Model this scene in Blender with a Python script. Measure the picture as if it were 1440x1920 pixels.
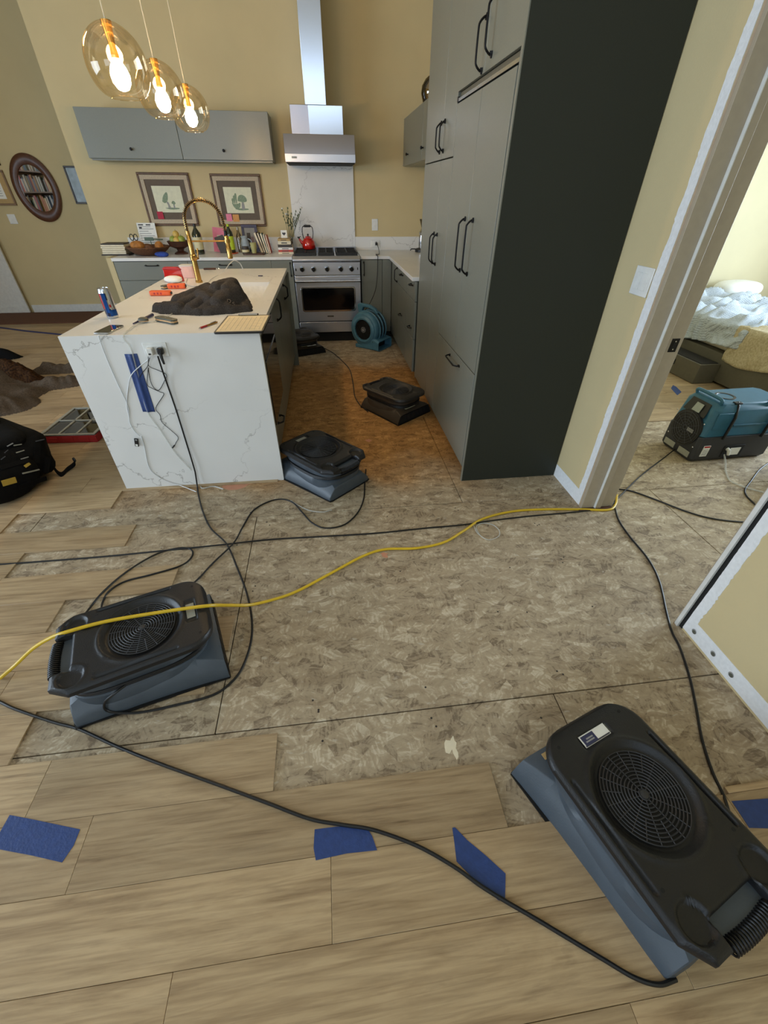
import bpy, bmesh, math, random
from mathutils import Vector, Matrix, noise
random.seed(7)
for o in list(bpy.data.objects): bpy.data.objects.remove(o)
C = bpy.context.scene.collection
PI = math.pi

# ---------------------------------------------------------------- camera
CH, YAW, PITCH, ROLL, FPX = 1.48215, 0.12703, 0.65754, 0.007496, 773.29
def cam_axes():
    cy, sy, cp, sp, cr, sr = math.cos(YAW), math.sin(YAW), math.cos(PITCH), math.sin(PITCH), math.cos(ROLL), math.sin(ROLL)
    f = Vector((sy*cp, cy*cp, -sp)); r = Vector((cy, -sy, 0)); u = r.cross(f)
    return cr*r+sr*u, -sr*r+cr*u, f
RX, UX, FX = cam_axes()
def at(px, py, ax='z', val=0.0):
    """point where the ray through a pixel meets the plane <ax>=val"""
    d = FX + (px-720)/FPX*RX - (py-960)/FPX*UX
    o = Vector((0, 0, CH)); i = 'xyz'.index(ax)
    return o + d*((val-o[i])/d[i])
cam = bpy.data.cameras.new('camera'); co = bpy.data.objects.new('camera', cam); C.objects.link(co)
cam.sensor_fit = 'VERTICAL'; cam.sensor_height = 36; cam.sensor_width = 27; cam.lens = FPX/1920*36
cam.clip_start = 0.02; cam.clip_end = 200
m = Matrix((RX, UX, -FX)).transposed().to_4x4(); m.translation = (0, 0, CH); co.matrix_world = m
bpy.context.scene.camera = co

# ---------------------------------------------------------------- light and exposure
sc = bpy.context.scene
sc.view_settings.view_transform = 'Standard'; sc.view_settings.look = 'None'
sc.view_settings.gamma = 1; sc.view_settings.use_curve_mapping = False
sc.view_settings.exposure = 0.0
w = bpy.data.worlds.new('sky'); sc.world = w; w.use_nodes = True
bg = w.node_tree.nodes['Background']; bg.inputs[0].default_value = (.62, .76, 1, 1); bg.inputs[1].default_value = 1.0
def area(name, loc, rot, sx, sy, power, col):
    l = bpy.data.lights.new(name, 'AREA'); l.shape = 'RECTANGLE'; l.size = sx; l.size_y = sy; l.energy = power; l.color = col
    o = bpy.data.objects.new(name, l); C.objects.link(o); o.location = loc; o.rotation_euler = rot; return o
DAY = (.70, .85, 1.0)
# daylight arriving through the windows of the living area (left wall), the wall behind the camera, and the bedroom
area('daylight_left_window', (-5.95, .9, 1.45), (0, -PI/2, 0), 1.9, 3.6, 235, DAY)
area('daylight_rear_window', (-2.9, -3.9, 1.9), (PI/2, 0, 0), 3.0, 1.9, 70, DAY)
area('daylight_clerestory', (0, -3.9, 3.55), (math.radians(80), 0, 0), 2.8, .9, 26, (.62, .80, 1.0))
area('daylight_bedroom_window', (5.95, 2.6, 1.5), (0, PI/2, 0), 1.3, 2.2, 200, DAY)

# ---------------------------------------------------------------- helpers
def lin(c):
    return tuple(((x/255)/12.92 if x/255 <= .04045 else ((x/255+.055)/1.055)**2.4) for x in c)+(1,)
class NT:
    def __init__(s, name):
        s.m = bpy.data.materials.new(name); s.m.use_nodes = True; s.t = s.m.node_tree
        s.b = s.t.nodes['Principled BSDF']; s.out = s.t.nodes['Material Output']
    def n(s, typ, **kw):
        x = s.t.nodes.new('ShaderNode'+typ)
        for k, v in kw.items(): setattr(x, k, v)
        return x
    def l(s, a, b): s.t.links.new(a, b)
    def coord(s, kind='Object', scale=(1, 1, 1), rot=(0, 0, 0), offs=None):
        tc = s.n('TexCoord'); mp = s.n('Mapping'); mp.inputs['Scale'].default_value = scale; mp.inputs['Rotation'].default_value = rot
        src = tc.outputs[kind]
        if offs is not None:
            ad = s.n('VectorMath', operation='ADD'); s.l(src, ad.inputs[0]); s.l(offs, ad.inputs[1]); src = ad.outputs[0]
        s.l(src, mp.inputs[0]); return mp.outputs[0]
    def noise(s, vec, scale=5, det=4, rough=.5, dist=0):
        x = s.n('TexNoise'); x.inputs['Scale'].default_value = scale; x.inputs['Detail'].default_value = det
        x.inputs['Roughness'].default_value = rough; x.inputs['Distortion'].default_value = dist; s.l(vec, x.inputs['Vector']); return x
    def ramp(s, fac, stops, interp='LINEAR'):
        x = s.n('ValToRGB'); cr = x.color_ramp; cr.interpolation = interp
        while len(cr.elements) < len(stops): cr.elements.new(.5)
        for e, (p, c) in zip(cr.elements, stops): e.position = p; e.color = c if len(c) == 4 else lin(c)
        s.l(fac, x.inputs[0]); return x.outputs[0]
    def mix(s, fac, a, b, mode='MIX'):
        x = s.n('Mix', data_type='RGBA', blend_type=mode)
        for sock, v in ((x.inputs[0], fac), (x.inputs[6], a), (x.inputs[7], b)):
            if hasattr(v, 'links'): s.l(v, sock)
            else: sock.default_value = v
        return x.outputs[2]
    def math(s, op, a, b=0.0):
        x = s.n('Math', operation=op)
        for sock, v in ((x.inputs[0], a), (x.inputs[1], b)):
            if hasattr(v, 'links'): s.l(v, sock)
            else: sock.default_value = v
        return x.outputs[0]
    def bump(s, h, strength=.3, dist=.01):
        x = s.n('Bump'); x.inputs['Strength'].default_value = strength; x.inputs['Distance'].default_value = dist
        s.l(h, x.inputs['Height']); s.l(x.outputs[0], s.b.inputs['Normal'])
    def set(s, col=None, rough=None, metal=None, **kw):
        for k, v in (('Base Color', col), ('Roughness', rough), ('Metallic', metal)):
            if v is None: continue
            if hasattr(v, 'links'): s.l(v, s.b.inputs[k])
            else: s.b.inputs[k].default_value = v
        for k, v in kw.items(): s.b.inputs[k].default_value = v
        return s.m
MAT = {}
def plain(name, col, rough=.5, metal=0, nz=.06, scale=30, bump=0, bscale=None, spec=.5, coat=0):
    """painted / moulded surface: one colour with faint procedural mottling"""
    t = NT(name); v = t.coord(); n = t.noise(v, scale, 3)
    c = lin(col); lo = tuple(x*(1-nz) for x in c[:3])+(1,); hi = tuple(min(1, x*(1+nz)) for x in c[:3])+(1,)
    t.set(t.ramp(n.outputs[0], [(.3, lo), (.7, hi)]), rough, metal)
    t.b.inputs['Specular IOR Level'].default_value = spec
    if coat: t.b.inputs['Coat Weight'].default_value = coat
    if bump: t.bump(t.noise(v, bscale or scale*4, 3).outputs[0], bump, .004)
    MAT[name] = t.m; return t.m
P = plain
P('wall_paint', (203, 186, 143), .85, bump=.12, bscale=160, scale=3, nz=.03)
P('bedroom_paint', (216, 206, 172), .85, bump=.1, bscale=160, scale=3, nz=.03)
P('ceiling_paint', (225, 220, 208), .9)
P('white_trim', (214, 214, 210), .5)
P('jamb_paint', (170, 158, 138), .45, nz=.04)
P('jamb_wood', (176, 156, 132), .6)
P('drywall', (226, 228, 230), .85, nz=.05, scale=60, bump=.5, bscale=90)
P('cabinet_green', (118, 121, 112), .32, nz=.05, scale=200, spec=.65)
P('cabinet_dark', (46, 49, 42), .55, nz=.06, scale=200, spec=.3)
P('gap_dark', (18, 18, 17), .8)
P('black_metal', (24, 23, 24), .35, .6)
P('black_plastic', (25, 25, 27), .42, nz=.12, scale=80, bump=.15, bscale=300)
P('lid_plastic', (20, 21, 24), .44, nz=.12, scale=20, bump=.2, bscale=260)
P('grey_plastic', (68, 77, 86), .45, nz=.08, scale=14, bump=.1, bscale=200)
P('warm_lit_plastic', (62, 52, 40), .5, nz=.1, scale=14)  # dark mover body with warm lamp light put into the colour as brown
P('warm_lit_lid', (40, 36, 31), .5, nz=.1, scale=14)  # matching lid, the same warm light mixed into its black
P('rubber', (14, 14, 15), .45)
P('grille_grey', (46, 46, 48), .5)
P('yellow_cord', (214, 178, 36), .4)
P('white_plastic', (228, 228, 224), .35)
P('white_cable', (215, 218, 220), .4)
P('paper', (236, 236, 230), .8, nz=.03)
P('form_paper', (232, 214, 176), .8, nz=.03)
P('ink', (70, 72, 78), .8)
P('ink_grey', (150, 150, 148), .8)
P('blue_tape', (38, 64, 122), .55, nz=.12, scale=50, bump=.3, bscale=120)
P('brass', (190, 148, 82), .22, 1, nz=.08)
P('chrome', (200, 202, 205), .15, 1)
P('red_enamel', (188, 26, 16), .15, coat=1)
P('red_plastic', (176, 40, 44), .4)
P('orange_plastic', (226, 96, 44), .45)
P('pink_plastic', (236, 196, 190), .4)
P('blower_blue', (76, 124, 146), .42, nz=.12, scale=18, bump=.1, bscale=200)
P('dehum_blue', (44, 98, 126), .42, nz=.08, scale=16)
P('dehum_black', (48, 50, 56), .5, nz=.1, scale=16)
P('screen_grey', (150, 156, 150), .3)
P('navy', (44, 48, 84), .45)
P('olive_grey', (86, 86, 76), .5)
P('tool_rim', (214, 170, 120), .5)
P('bed_frame', (92, 88, 76), .6)
P('cushion_dark', (30, 28, 26), .9)
P('dark_frame', (52, 40, 30), .4)
P('gilt_frame', (96, 66, 38), .4, nz=.3, scale=40)
P('mat_brown', (104, 92, 80), .85)
P('print_cream', (222, 222, 196), .85)
P('print_green', (132, 150, 126), .85, nz=.25, scale=90)
P('print_blue', (176, 190, 200), .85, nz=.2, scale=14)
P('bottle_green', (24, 34, 12), .12, coat=1)
P('label_cream', (206, 198, 160), .7)
P('label_lime', (182, 204, 48), .6)
P('candle_green', (172, 168, 110), .5)
P('wood_dark', (70, 40, 26), .45, nz=.3, scale=22)
P('wood_mirror', (84, 50, 30), .35, nz=.25, scale=30)
P('shelf_wood', (134, 108, 82), .6)
P('basket', (104, 68, 42), .7, nz=.35, scale=70, bump=.6, bscale=120)
P('bread', (176, 116, 52), .7, nz=.35, scale=40, bump=.4, bscale=60)
P('fruit_green', (150, 164, 70), .4, nz=.2)
P('fruit_yellow', (214, 180, 92), .4, nz=.15)
P('cloth_blue', (44, 70, 150), .9, nz=.3)
P('stem_green', (84, 92, 62), .7, nz=.25)
P('flower_white', (228, 226, 214), .7)
P('book_cream', (222, 212, 186), .7); P('book_dark', (62, 56, 52), .6); P('book_red', (186, 74, 62), .6)
P('book_white', (226, 224, 220), .7); P('frame_beige', (188, 172, 148), .7, nz=.18, scale=120)
P('book_tan', (186, 156, 104), .7); P('book_green', (88, 108, 92), .6)
P('book_mauve', (132, 112, 118), .6); P('book_blue', (96, 116, 150), .6); P('book_grey', (120, 116, 110), .6)
P('post_pink', (226, 130, 158), .7); P('post_orange', (210, 150, 86), .7); P('post_red', (180, 40, 66), .7)
P('doormat', (96, 62, 44), .95, nz=.2, scale=90)
P('backpack', (9, 9, 10), .8, nz=.3, scale=40, bump=.5, bscale=220, spec=.15)
P('buckle_yellow', (178, 150, 60), .5)
P('reflective', (150, 150, 140), .4)
P('sink_white', (238, 236, 230), .2)
P('saw_dust_paint', (190, 134, 106), .9)
P('grate_iron', (16, 16, 17), .5)
P('range_glass', (6, 6, 8), .08)
P('screw_dark', (40, 32, 26), .6)
P('can_silver', (196, 200, 206), .2, .9)
P('can_blue', (22, 76, 150), .25, .6)
P('can_red', (170, 44, 40), .3, .5)
P('can_dark', (26, 32, 60), .3, .5)

def steel(name, col, rough, scale):
    t = NT(name); v = t.coord(scale=scale); n = t.noise(v, 12, 3)
    c = lin(col); t.set(t.ramp(n.outputs[0], [(.3, tuple(x*.97 for x in c[:3])+(1,)), (.7, c)]), rough, 1.0)
    r = t.ramp(n.outputs[0], [(.2, (rough*.9,)*3+(1,)), (.8, (rough*1.12,)*3+(1,))]); t.l(r, t.b.inputs['Roughness']); MAT[name] = t.m
steel('steel', (206, 208, 214), .2, (2, 2, 60)); steel('steel_h', (208, 210, 218), .36, (1, 60, 60)); steel('hood_steel', (176, 174, 182), .3, (1, 60, 60))

# dark mirror glass of the island appliance
t = NT('mirror_glass'); v = t.coord(); n = t.noise(v, 4, 2); t.set(t.ramp(n.outputs[0], [(.3, (60, 56, 50)), (.7, (70, 66, 60))]), .06, .85); MAT['mirror_glass'] = t.m
t = NT('mirror_silver'); v = t.coord(); n = t.noise(v, 4, 2); t.set(t.ramp(n.outputs[0], [(.3, (225, 228, 230)), (.7, (232, 234, 236))]), .02, 1.0); MAT['mirror_silver'] = t.m

# thin blown glass: clear with a fresnel sheen, tinted
def thin_glass(name, tint, ior=1.35, rough=.02, extra=0.06, refl=.9):
    t = NT(name); tr = t.n('BsdfTransparent'); gl = t.n('BsdfGlossy'); gl.inputs['Roughness'].default_value = rough
    lw = t.n('LayerWeight'); lw.inputs[0].default_value = ior-1
    vv = t.coord(); nz = t.noise(vv, 6, 2)
    col = t.ramp(nz.outputs[0], [(.3, tint), (.7, tuple(min(1, x*1.04) for x in tint[:3])+(1,))]); t.l(col, tr.inputs[0])
    rim = t.mix(lw.outputs['Facing'], (1, .96, .9, 1), tint); t.l(rim, gl.inputs[0])
    f = t.math('ADD', t.math('MULTIPLY', lw.outputs['Fresnel'], refl), extra)
    mx = t.n('MixShader'); t.l(f, mx.inputs[0]); t.l(tr.outputs[0], mx.inputs[1]); t.l(gl.outputs[0], mx.inputs[2]); t.l(mx.outputs[0], t.out.inputs[0])
    t.t.nodes.remove(t.b); MAT[name] = t.m
thin_glass('amber_glass', (.985, .905, .775, 1), extra=.04, refl=.36); thin_glass('smoke_glass', (.72, .66, .52, 1)); thin_glass('clear_glass', (.92, .95, .95, 1), extra=.1)
def emit(name, col, s):
    t = NT(name); e = t.n('Emission'); e.inputs[0].default_value = col; e.inputs[1].default_value = s; t.l(e.outputs[0], t.out.inputs[0]); t.t.nodes.remove(t.b); MAT[name] = t.m
t = NT('clear_tube'); v = t.coord(); n = t.noise(v, 30, 2); t.set(t.ramp(n.outputs[0], [(.3, (206, 208, 200)), (.7, (226, 226, 220))]), .25, Alpha=.4); MAT['clear_tube'] = t.m
emit('bulb_glow', (1, .70, .38, 1), 170)
t = NT('brass_lit'); v = t.coord(); n = t.noise(v, 20, 2); t.set(t.ramp(n.outputs[0], [(.3, (206, 150, 70)), (.7, (216, 164, 84))]), .25, 1); MAT['brass_lit'] = t.m

# oriented strand board: several layers of stretched, randomly turned flakes
def osb(name, base, dark, light, stain_glow):
    t = NT(name); geo = t.n('NewGeometry'); pos = geo.outputs['Position']; layers = []
    def vec(scale, rz, warp):
        nn = t.n('TexNoise'); nn.inputs['Scale'].default_value = 9; t.l(pos, nn.inputs['Vector'])
        sb = t.n('VectorMath', operation='SUBTRACT'); t.l(nn.outputs['Color'], sb.inputs[0]); sb.inputs[1].default_value = (.5, .5, .5)
        sm = t.n('VectorMath', operation='SCALE'); sm.inputs['Scale'].default_value = warp; t.l(sb.outputs[0], sm.inputs[0])
        ad = t.n('VectorMath', operation='ADD'); t.l(pos, ad.inputs[0]); t.l(sm.outputs[0], ad.inputs[1])
        mp = t.n('Mapping'); mp.inputs['Rotation'].default_value = (0, 0, rz); mp.inputs['Scale'].default_value = scale; t.l(ad.outputs[0], mp.inputs[0]); return mp.outputs[0]
    # overlapping chips: every cell gets its own grain direction and tone
    val = None
    for k, (cs, st, gx, gy, wgt) in enumerate([(17, 1.9, 9, 95, .5), (30, 2.4, 14, 130, .3), (11, 1.6, 7, 70, .2)]):
        sh = t.n('VectorMath', operation='ADD'); t.l(vec((1, 1, 1), 0, .035), sh.inputs[0]); sh.inputs[1].default_value = (3.7*k, 1.3*k, 0)
        ml = t.n('VectorMath', operation='MULTIPLY'); t.l(sh.outputs[0], ml.inputs[0]); ml.inputs[1].default_value = (1, st, 1)
        vo = t.n('TexVoronoi'); vo.inputs['Scale'].default_value = cs; vo.voronoi_dimensions = '2D'; t.l(ml.outputs[0], vo.inputs['Vector'])
        sp = t.n('SeparateColor'); t.l(vo.outputs['Color'], sp.inputs[0])
        ro = t.n('VectorRotate', rotation_type='Z_AXIS'); t.l(sh.outputs[0], ro.inputs['Vector']); t.l(t.math('MULTIPLY', t.math('SUBTRACT', sp.outputs[0], .5), 3.4), ro.inputs['Angle'])
        sc2 = t.n('VectorMath', operation='MULTIPLY'); t.l(ro.outputs[0], sc2.inputs[0]); sc2.inputs[1].default_value = (gx, gy, 1)
        ns = t.n('TexNoise'); ns.inputs['Scale'].default_value = 1; ns.inputs['Detail'].default_value = 3; t.l(sc2.outputs[0], ns.inputs['Vector'])
        x = t.math('MULTIPLY', t.math('ADD', t.math('MULTIPLY', ns.outputs[0], .72), t.math('MULTIPLY', sp.outputs[1], .28)), wgt)
        val = x if val is None else t.math('ADD', val, x)
    c = t.ramp(val, [(.37, dark), (.465, base), (.54, tuple(min(255, q*1.06) for q in base)), (.635, light)])
    big = t.n('TexNoise'); big.inputs['Scale'].default_value = 1.7; big.inputs['Detail'].default_value = 5; t.l(pos, big.inputs['Vector'])
    c = t.mix(t.math('MULTIPLY', big.outputs[0], .5), c, (.35, .295, .22, 1), 'MIX')
    # long damp grain streaks
    st = t.n('TexNoise'); st.inputs['Scale'].default_value = 1; st.inputs['Detail'].default_value = 5; t.l(vec((5, 22, 1), 0, .1), st.inputs['Vector'])
    c = t.mix(1, c, t.ramp(st.outputs[0], [(.3, (.80, .77, .74, 1)), (.55, (1, 1, 1, 1))]), 'MULTIPLY')
    # pale torn flakes
    pf = t.n('TexNoise'); pf.inputs['Scale'].default_value = 1; pf.inputs['Detail'].default_value = 3; t.l(vec((22, 60, 1), .6, .06), pf.inputs['Vector'])
    c = t.mix(t.ramp(pf.outputs[0], [(.66, (0, 0, 0, 1)), (.72, (.6, .6, .6, 1))]), c, (.50, .45, .37, 1))
    # kitchen aisle: water staining, with the pendants' orange light put into its colour
    sx = t.n('SeparateXYZ'); t.l(pos, sx.inputs[0])
    wob = t.n('TexNoise'); wob.inputs['Scale'].default_value = 2.5; t.l(pos, wob.inputs['Vector'])
    wv = t.math('MULTIPLY', t.math('SUBTRACT', wob.outputs[0], .5), .7)
    yy = t.math('ADD', sx.outputs[1], wv)
    m1 = t.n('MapRange', interpolation_type='SMOOTHSTEP'); m1.inputs[1].default_value = 2.0; m1.inputs[2].default_value = 2.6; t.l(yy, m1.inputs[0])
    m2 = t.n('MapRange', interpolation_type='SMOOTHSTEP'); m2.inputs[1].default_value = 4.9; m2.inputs[2].default_value = 4.2; t.l(yy, m2.inputs[0])
    m3 = t.n('MapRange', interpolation_type='SMOOTHSTEP'); m3.inputs[1].default_value = 1.25; m3.inputs[2].default_value = .85; t.l(sx.outputs[0], m3.inputs[0])
    mk = t.math('MULTIPLY', t.math('MULTIPLY', m1.outputs[0], m2.outputs[0]), m3.outputs[0])
    c = t.mix(t.math('MULTIPLY', mk, .95), c, t.mix(1, c, stain_glow, 'MULTIPLY'))
    t.set(c, .75); t.b.inputs['Specular IOR Level'].default_value = .25
    t.bump(val, .25, .004); MAT[name] = t.m
osb('osb', (166, 149, 122), (112, 94, 72), (210, 197, 172), (1.0, .62, .26, 1))

# vinyl plank: long grain, per-plank tone
t = NT('plank'); oi = t.n('ObjectInfo')
cx = t.n('CombineXYZ'); t.l(t.math('MULTIPLY', oi.outputs['Random'], 37.0), cx.inputs[0]); t.l(t.math('MULTIPLY', oi.outputs['Random'], 91.0), cx.inputs[1])
v1 = t.coord(scale=(1.3, 9, 1), offs=cx.outputs[0]); n1 = t.noise(v1, 1.3, 6, .6, 1.2)
v2 = t.coord(scale=(2.2, 40, 1), offs=cx.outputs[0]); n2 = t.noise(v2, 2, 5, .6, .4)
c = t.ramp(n1.outputs[0], [(.28, (128, 104, 76)), (.43, (168, 143, 108)), (.6, (188, 164, 128)), (.75, (142, 120, 92))])
c = t.mix(.4, c, t.ramp(n2.outputs[0], [(.3, (112, 90, 66)), (.6, (192, 168, 132))]))
hs = t.n('HueSaturation'); t.l(c, hs.inputs['Color']); t.l(t.ramp(oi.outputs['Random'], [(0, (.80, .80, .80, 1)), (1, (1.12, 1.12, 1.12, 1))]), hs.inputs['Value'])
v3 = t.coord(scale=(1.6, 12, 1), offs=cx.outputs[0]); vo = t.n('TexVoronoi'); vo.inputs['Scale'].default_value = 1.6; t.l(v3, vo.inputs['Vector'])
kn = t.ramp(vo.outputs['Distance'], [(.02, (.55, .5, .45, 1)), (.09, (1, 1, 1, 1))])
v4 = t.coord(scale=(.35, 9, 1), offs=cx.outputs[0]); n4 = t.noise(v4, 1.7, 3, .5, .6)
vein = t.ramp(n4.outputs[0], [(.485, (1, 1, 1, 1)), (.5, (.62, .57, .52, 1)), (.515, (1, 1, 1, 1))])
c = t.mix(.35, t.mix(1, hs.outputs[0], kn, 'MULTIPLY'), t.mix(1, hs.outputs[0], vein, 'MULTIPLY'))
t.set(c, .5); t.b.inputs['Specular IOR Level'].default_value = .35; t.bump(n2.outputs[0], .08, .002); MAT['plank'] = t.m
P('plank_edge', (92, 76, 60), .7)

# white quartz with thin grey veins
def quartz(name, base, warm=None):
    t = NT(name); geo = t.n('NewGeometry'); pos = geo.outputs['Position']
    def vein(sc, wsc, amp, w0, seed, off):
        nn = t.n('TexNoise'); nn.inputs['Scale'].default_value = wsc; nn.inputs['Detail'].default_value = 6; nn.inputs['Roughness'].default_value = .62
        ad0 = t.n('VectorMath', operation='ADD'); t.l(pos, ad0.inputs[0]); ad0.inputs[1].default_value = (seed, seed*.7, seed*1.3); t.l(ad0.outputs[0], nn.inputs['Vector'])
        sb = t.n('VectorMath', operation='SUBTRACT'); t.l(nn.outputs['Color'], sb.inputs[0]); sb.inputs[1].default_value = (.5, .5, .5)
        sm = t.n('VectorMath', operation='SCALE'); sm.inputs['Scale'].default_value = amp; t.l(sb.outputs[0], sm.inputs[0])
        ad = t.n('VectorMath', operation='ADD'); t.l(ad0.outputs[0], ad.inputs[0]); t.l(sm.outputs[0], ad.inputs[1])
        vo = t.n('TexVoronoi', feature='DISTANCE_TO_EDGE'); vo.inputs['Scale'].default_value = sc; t.l(ad.outputs[0], vo.inputs['Vector'])
        ln = t.ramp(vo.outputs['Distance'], [(0, (1, 1, 1, 1)), (w0, (0, 0, 0, 1))])
        mk = t.n('TexNoise'); mk.inputs['Scale'].default_value = 2.2; t.l(ad0.outputs[0], mk.inputs['Vector'])
        return t.math('MULTIPLY', ln, t.ramp(mk.outputs[0], [(off, (0, 0, 0, 1)), (off+.14, (1, 1, 1, 1))]))
    a = vein(1.5, 2.2, .55, .0065, 2.3, .43); b = vein(3.0, 4, .4, .008, 7.9, .56)
    f = t.math('MINIMUM', t.math('ADD', t.math('MULTIPLY', a, .6), t.math('MULTIPLY', b, .35)), .7)
    cl = t.n('TexNoise'); cl.inputs['Scale'].default_value = 3; t.l(pos, cl.inputs['Vector'])
    c0 = t.ramp(cl.outputs[0], [(.3, base), (.7, tuple(min(255, q+6) for q in base))])
    t.set(t.mix(f, c0, lin((112, 108, 104))), .28); MAT[name] = t.m
quartz('quartz', (224, 224, 222))

# fabric
def fabric(name, c1, c2, scale=220, stripes=None):
    t = NT(name); v = t.coord(); n = t.noise(v, scale, 2); c = t.ramp(n.outputs[0], [(.35, c1), (.65, c2)])
    if stripes:
        wv = t.n('TexWave', bands_direction='DIAGONAL'); wv.inputs['Scale'].default_value = stripes; wv.inputs['Distortion'].default_value = 1; t.l(v, wv.inputs['Vector'])
        c = t.mix(t.math('MULTIPLY', wv.outputs['Fac'], .55), c, lin((120, 126, 130)))
    t.set(c, .95); t.b.inputs['Specular IOR Level'].default_value = .1; t.bump(n.outputs[0], .3, .003); MAT[name] = t.m
fabric('hoodie_cloth', (52, 49, 47), (74, 69, 66)); fabric('canvas_jacket', (82, 66, 50), (104, 86, 66), 120)
fabric('jacket_lining', (74, 64, 54), (94, 82, 70), 90); fabric('fur', (34, 22, 14), (70, 46, 26), 60)
fabric('blanket', (186, 196, 206), (214, 222, 230), 100, 26); fabric('throw', (178, 164, 132), (200, 188, 158), 60)

# ---------------------------------------------------------------- mesh builder
class MB:
    def __init__(s): s.v = []; s.f = []
    def add(s, vs, fs):
        k = len(s.v); s.v += [Vector(v) for v in vs]; s.f += [[i+k for i in f] for f in fs]; return s
    def box(s, x0, x1, y0, y1, z0, z1):
        return s.add([(x, y, z) for z in (z0, z1) for x, y in ((x0, y0), (x1, y0), (x1, y1), (x0, y1))],
                     [(3, 2, 1, 0), (4, 5, 6, 7), (0, 1, 5, 4), (1, 2, 6, 5), (2, 3, 7, 6), (3, 0, 4, 7)])
    def prism(s, poly, z0, z1, ax='z'):
        n = len(poly)
        def q(a, b, h): return {'z': (a, b, h), 'y': (a, h, b), 'x': (h, a, b)}[ax]
        vs = [q(a, b, z0) for a, b in poly]+[q(a, b, z1) for a, b in poly]
        return s.add(vs, [list(range(n))[::-1], list(range(n, 2*n))]+[(i, (i+1) % n, n+(i+1) % n, n+i) for i in range(n)])
    def tube(s, pts, r, n=8, closed=False):
        pts = [Vector(p) for p in pts]; rs = r if isinstance(r, (list, tuple)) else [r]*len(pts); k = len(s.v); N = len(pts); up = None
        for i, p in enumerate(pts):
            a = pts[(i-1) % N] if (closed or i) else p; b = pts[(i+1) % N] if (closed or i < N-1) else p
            d = (b-a).normalized() if (b-a).length > 1e-9 else Vector((0, 0, 1))
            if up is None: up = Vector((0, 0, 1)) if abs(d.z) < .9 else Vector((1, 0, 0))
            sd = d.cross(up)
            if sd.length < 1e-4: sd = d.cross(Vector((0, 1, 0)))
            sd.normalize(); up = sd.cross(d).normalized()
            for j in range(n):
                q = 2*PI*j/n; s.v.append(p+sd*math.cos(q)*rs[i]+up*math.sin(q)*rs[i])
        for i in range(N if closed else N-1):
            i2 = (i+1) % N
            for j in range(n): s.f.append([k+i*n+j, k+i*n+(j+1) % n, k+i2*n+(j+1) % n, k+i2*n+j])
        if not closed: s.f.append([k+j for j in range(n)][::-1]); s.f.append([k+(N-1)*n+j for j in range(n)])
        return s
    def cyl(s, p0, p1, r0, r1=None, n=20): return s.tube([p0, p1], [r0, r1 if r1 is not None else r0], n)
    def lathe(s, prof, n=28, o=(0, 0, 0), axis='z', cap=True):
        k = len(s.v); o = Vector(o)
        for r, h in prof:
            for j in range(n):
                a = 2*PI*j/n; x, y = r*math.cos(a), r*math.sin(a)
                s.v.append(o+Vector({'z': (x, y, h), 'y': (x, h, -y), 'x': (h, x, y)}[axis]))
        m_ = len(prof)
        for i in range(m_-1):
            for j in range(n): s.f.append([k+i*n+j, k+i*n+(j+1) % n, k+(i+1)*n+(j+1) % n, k+(i+1)*n+j])
        if cap: s.f.append([k+j for j in range(n)][::-1]); s.f.append([k+(m_-1)*n+j for j in range(n)])
        return s
    def ball(s, c, r, n=14, sq=(1, 1, 1)):
        prof = [(max(1e-4, r*math.sin(PI*i/(n//2+2)))*1, -r*math.cos(PI*i/(n//2+2))) for i in range(n//2+3)]
        k = len(s.v); s.lathe(prof, n); c = Vector(c)
        for i in range(k, len(s.v)): p = s.v[i]; s.v[i] = Vector((p.x*sq[0], p.y*sq[1], p.z*sq[2]))+c
        return s
    def grid(s, nx, ny, fn):
        k = len(s.v)
        for j in range(ny+1):
            for i in range(nx+1): s.v.append(Vector(fn(i/nx, j/ny)))
        for j in range(ny):
            for i in range(nx):
                a = k+j*(nx+1)+i; s.f.append([a, a+1, a+nx+2, a+nx+1])
        return s
    def xf(s, mat, start=0):
        for i in range(start, len(s.v)): s.v[i] = mat @ s.v[i]
        return s
    def build(s, name, mat, parent=None, loc=(0, 0, 0), rz=0, bevel=0, smooth=True, ang=35, segs=2, solid=0, sub=0):
        me = bpy.data.meshes.new(name); me.from_pydata([tuple(v) for v in s.v], [], s.f)
        bm = bmesh.new(); bm.from_mesh(me); bmesh.ops.recalc_face_normals(bm, faces=bm.faces); bm.to_mesh(me); bm.free()
        me.materials.append(MAT[mat])
        if smooth: me.shade_smooth(); me.set_sharp_from_angle(angle=math.radians(ang))
        o = bpy.data.objects.new(name, me); C.objects.link(o); o.location = loc; o.rotation_euler = (0, 0, rz)
        if parent: o.parent = parent
        if solid: q = o.modifiers.new('s', 'SOLIDIFY'); q.thickness = solid; q.offset = 0
        if sub: q = o.modifiers.new('u', 'SUBSURF'); q.levels = sub; q.render_levels = sub
        if bevel:
            q = o.modifiers.new('b', 'BEVEL'); q.width = bevel; q.segments = segs; q.limit_method = 'ANGLE'; q.angle_limit = math.radians(40)
        return o
def B(*a): return MB().box(*a)
def tag(o, label, cat, group=None):
    o['label'] = label; o['category'] = cat
    if group: o['group'] = group
    return o
def thing(name, label, cat, loc=(0, 0, 0), rz=0, group=None):
    o = bpy.data.objects.new(name, None); C.objects.link(o); o.location = loc; o.rotation_euler = (0, 0, rz); o.empty_display_size = .05
    return tag(o, label, cat, group)
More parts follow.
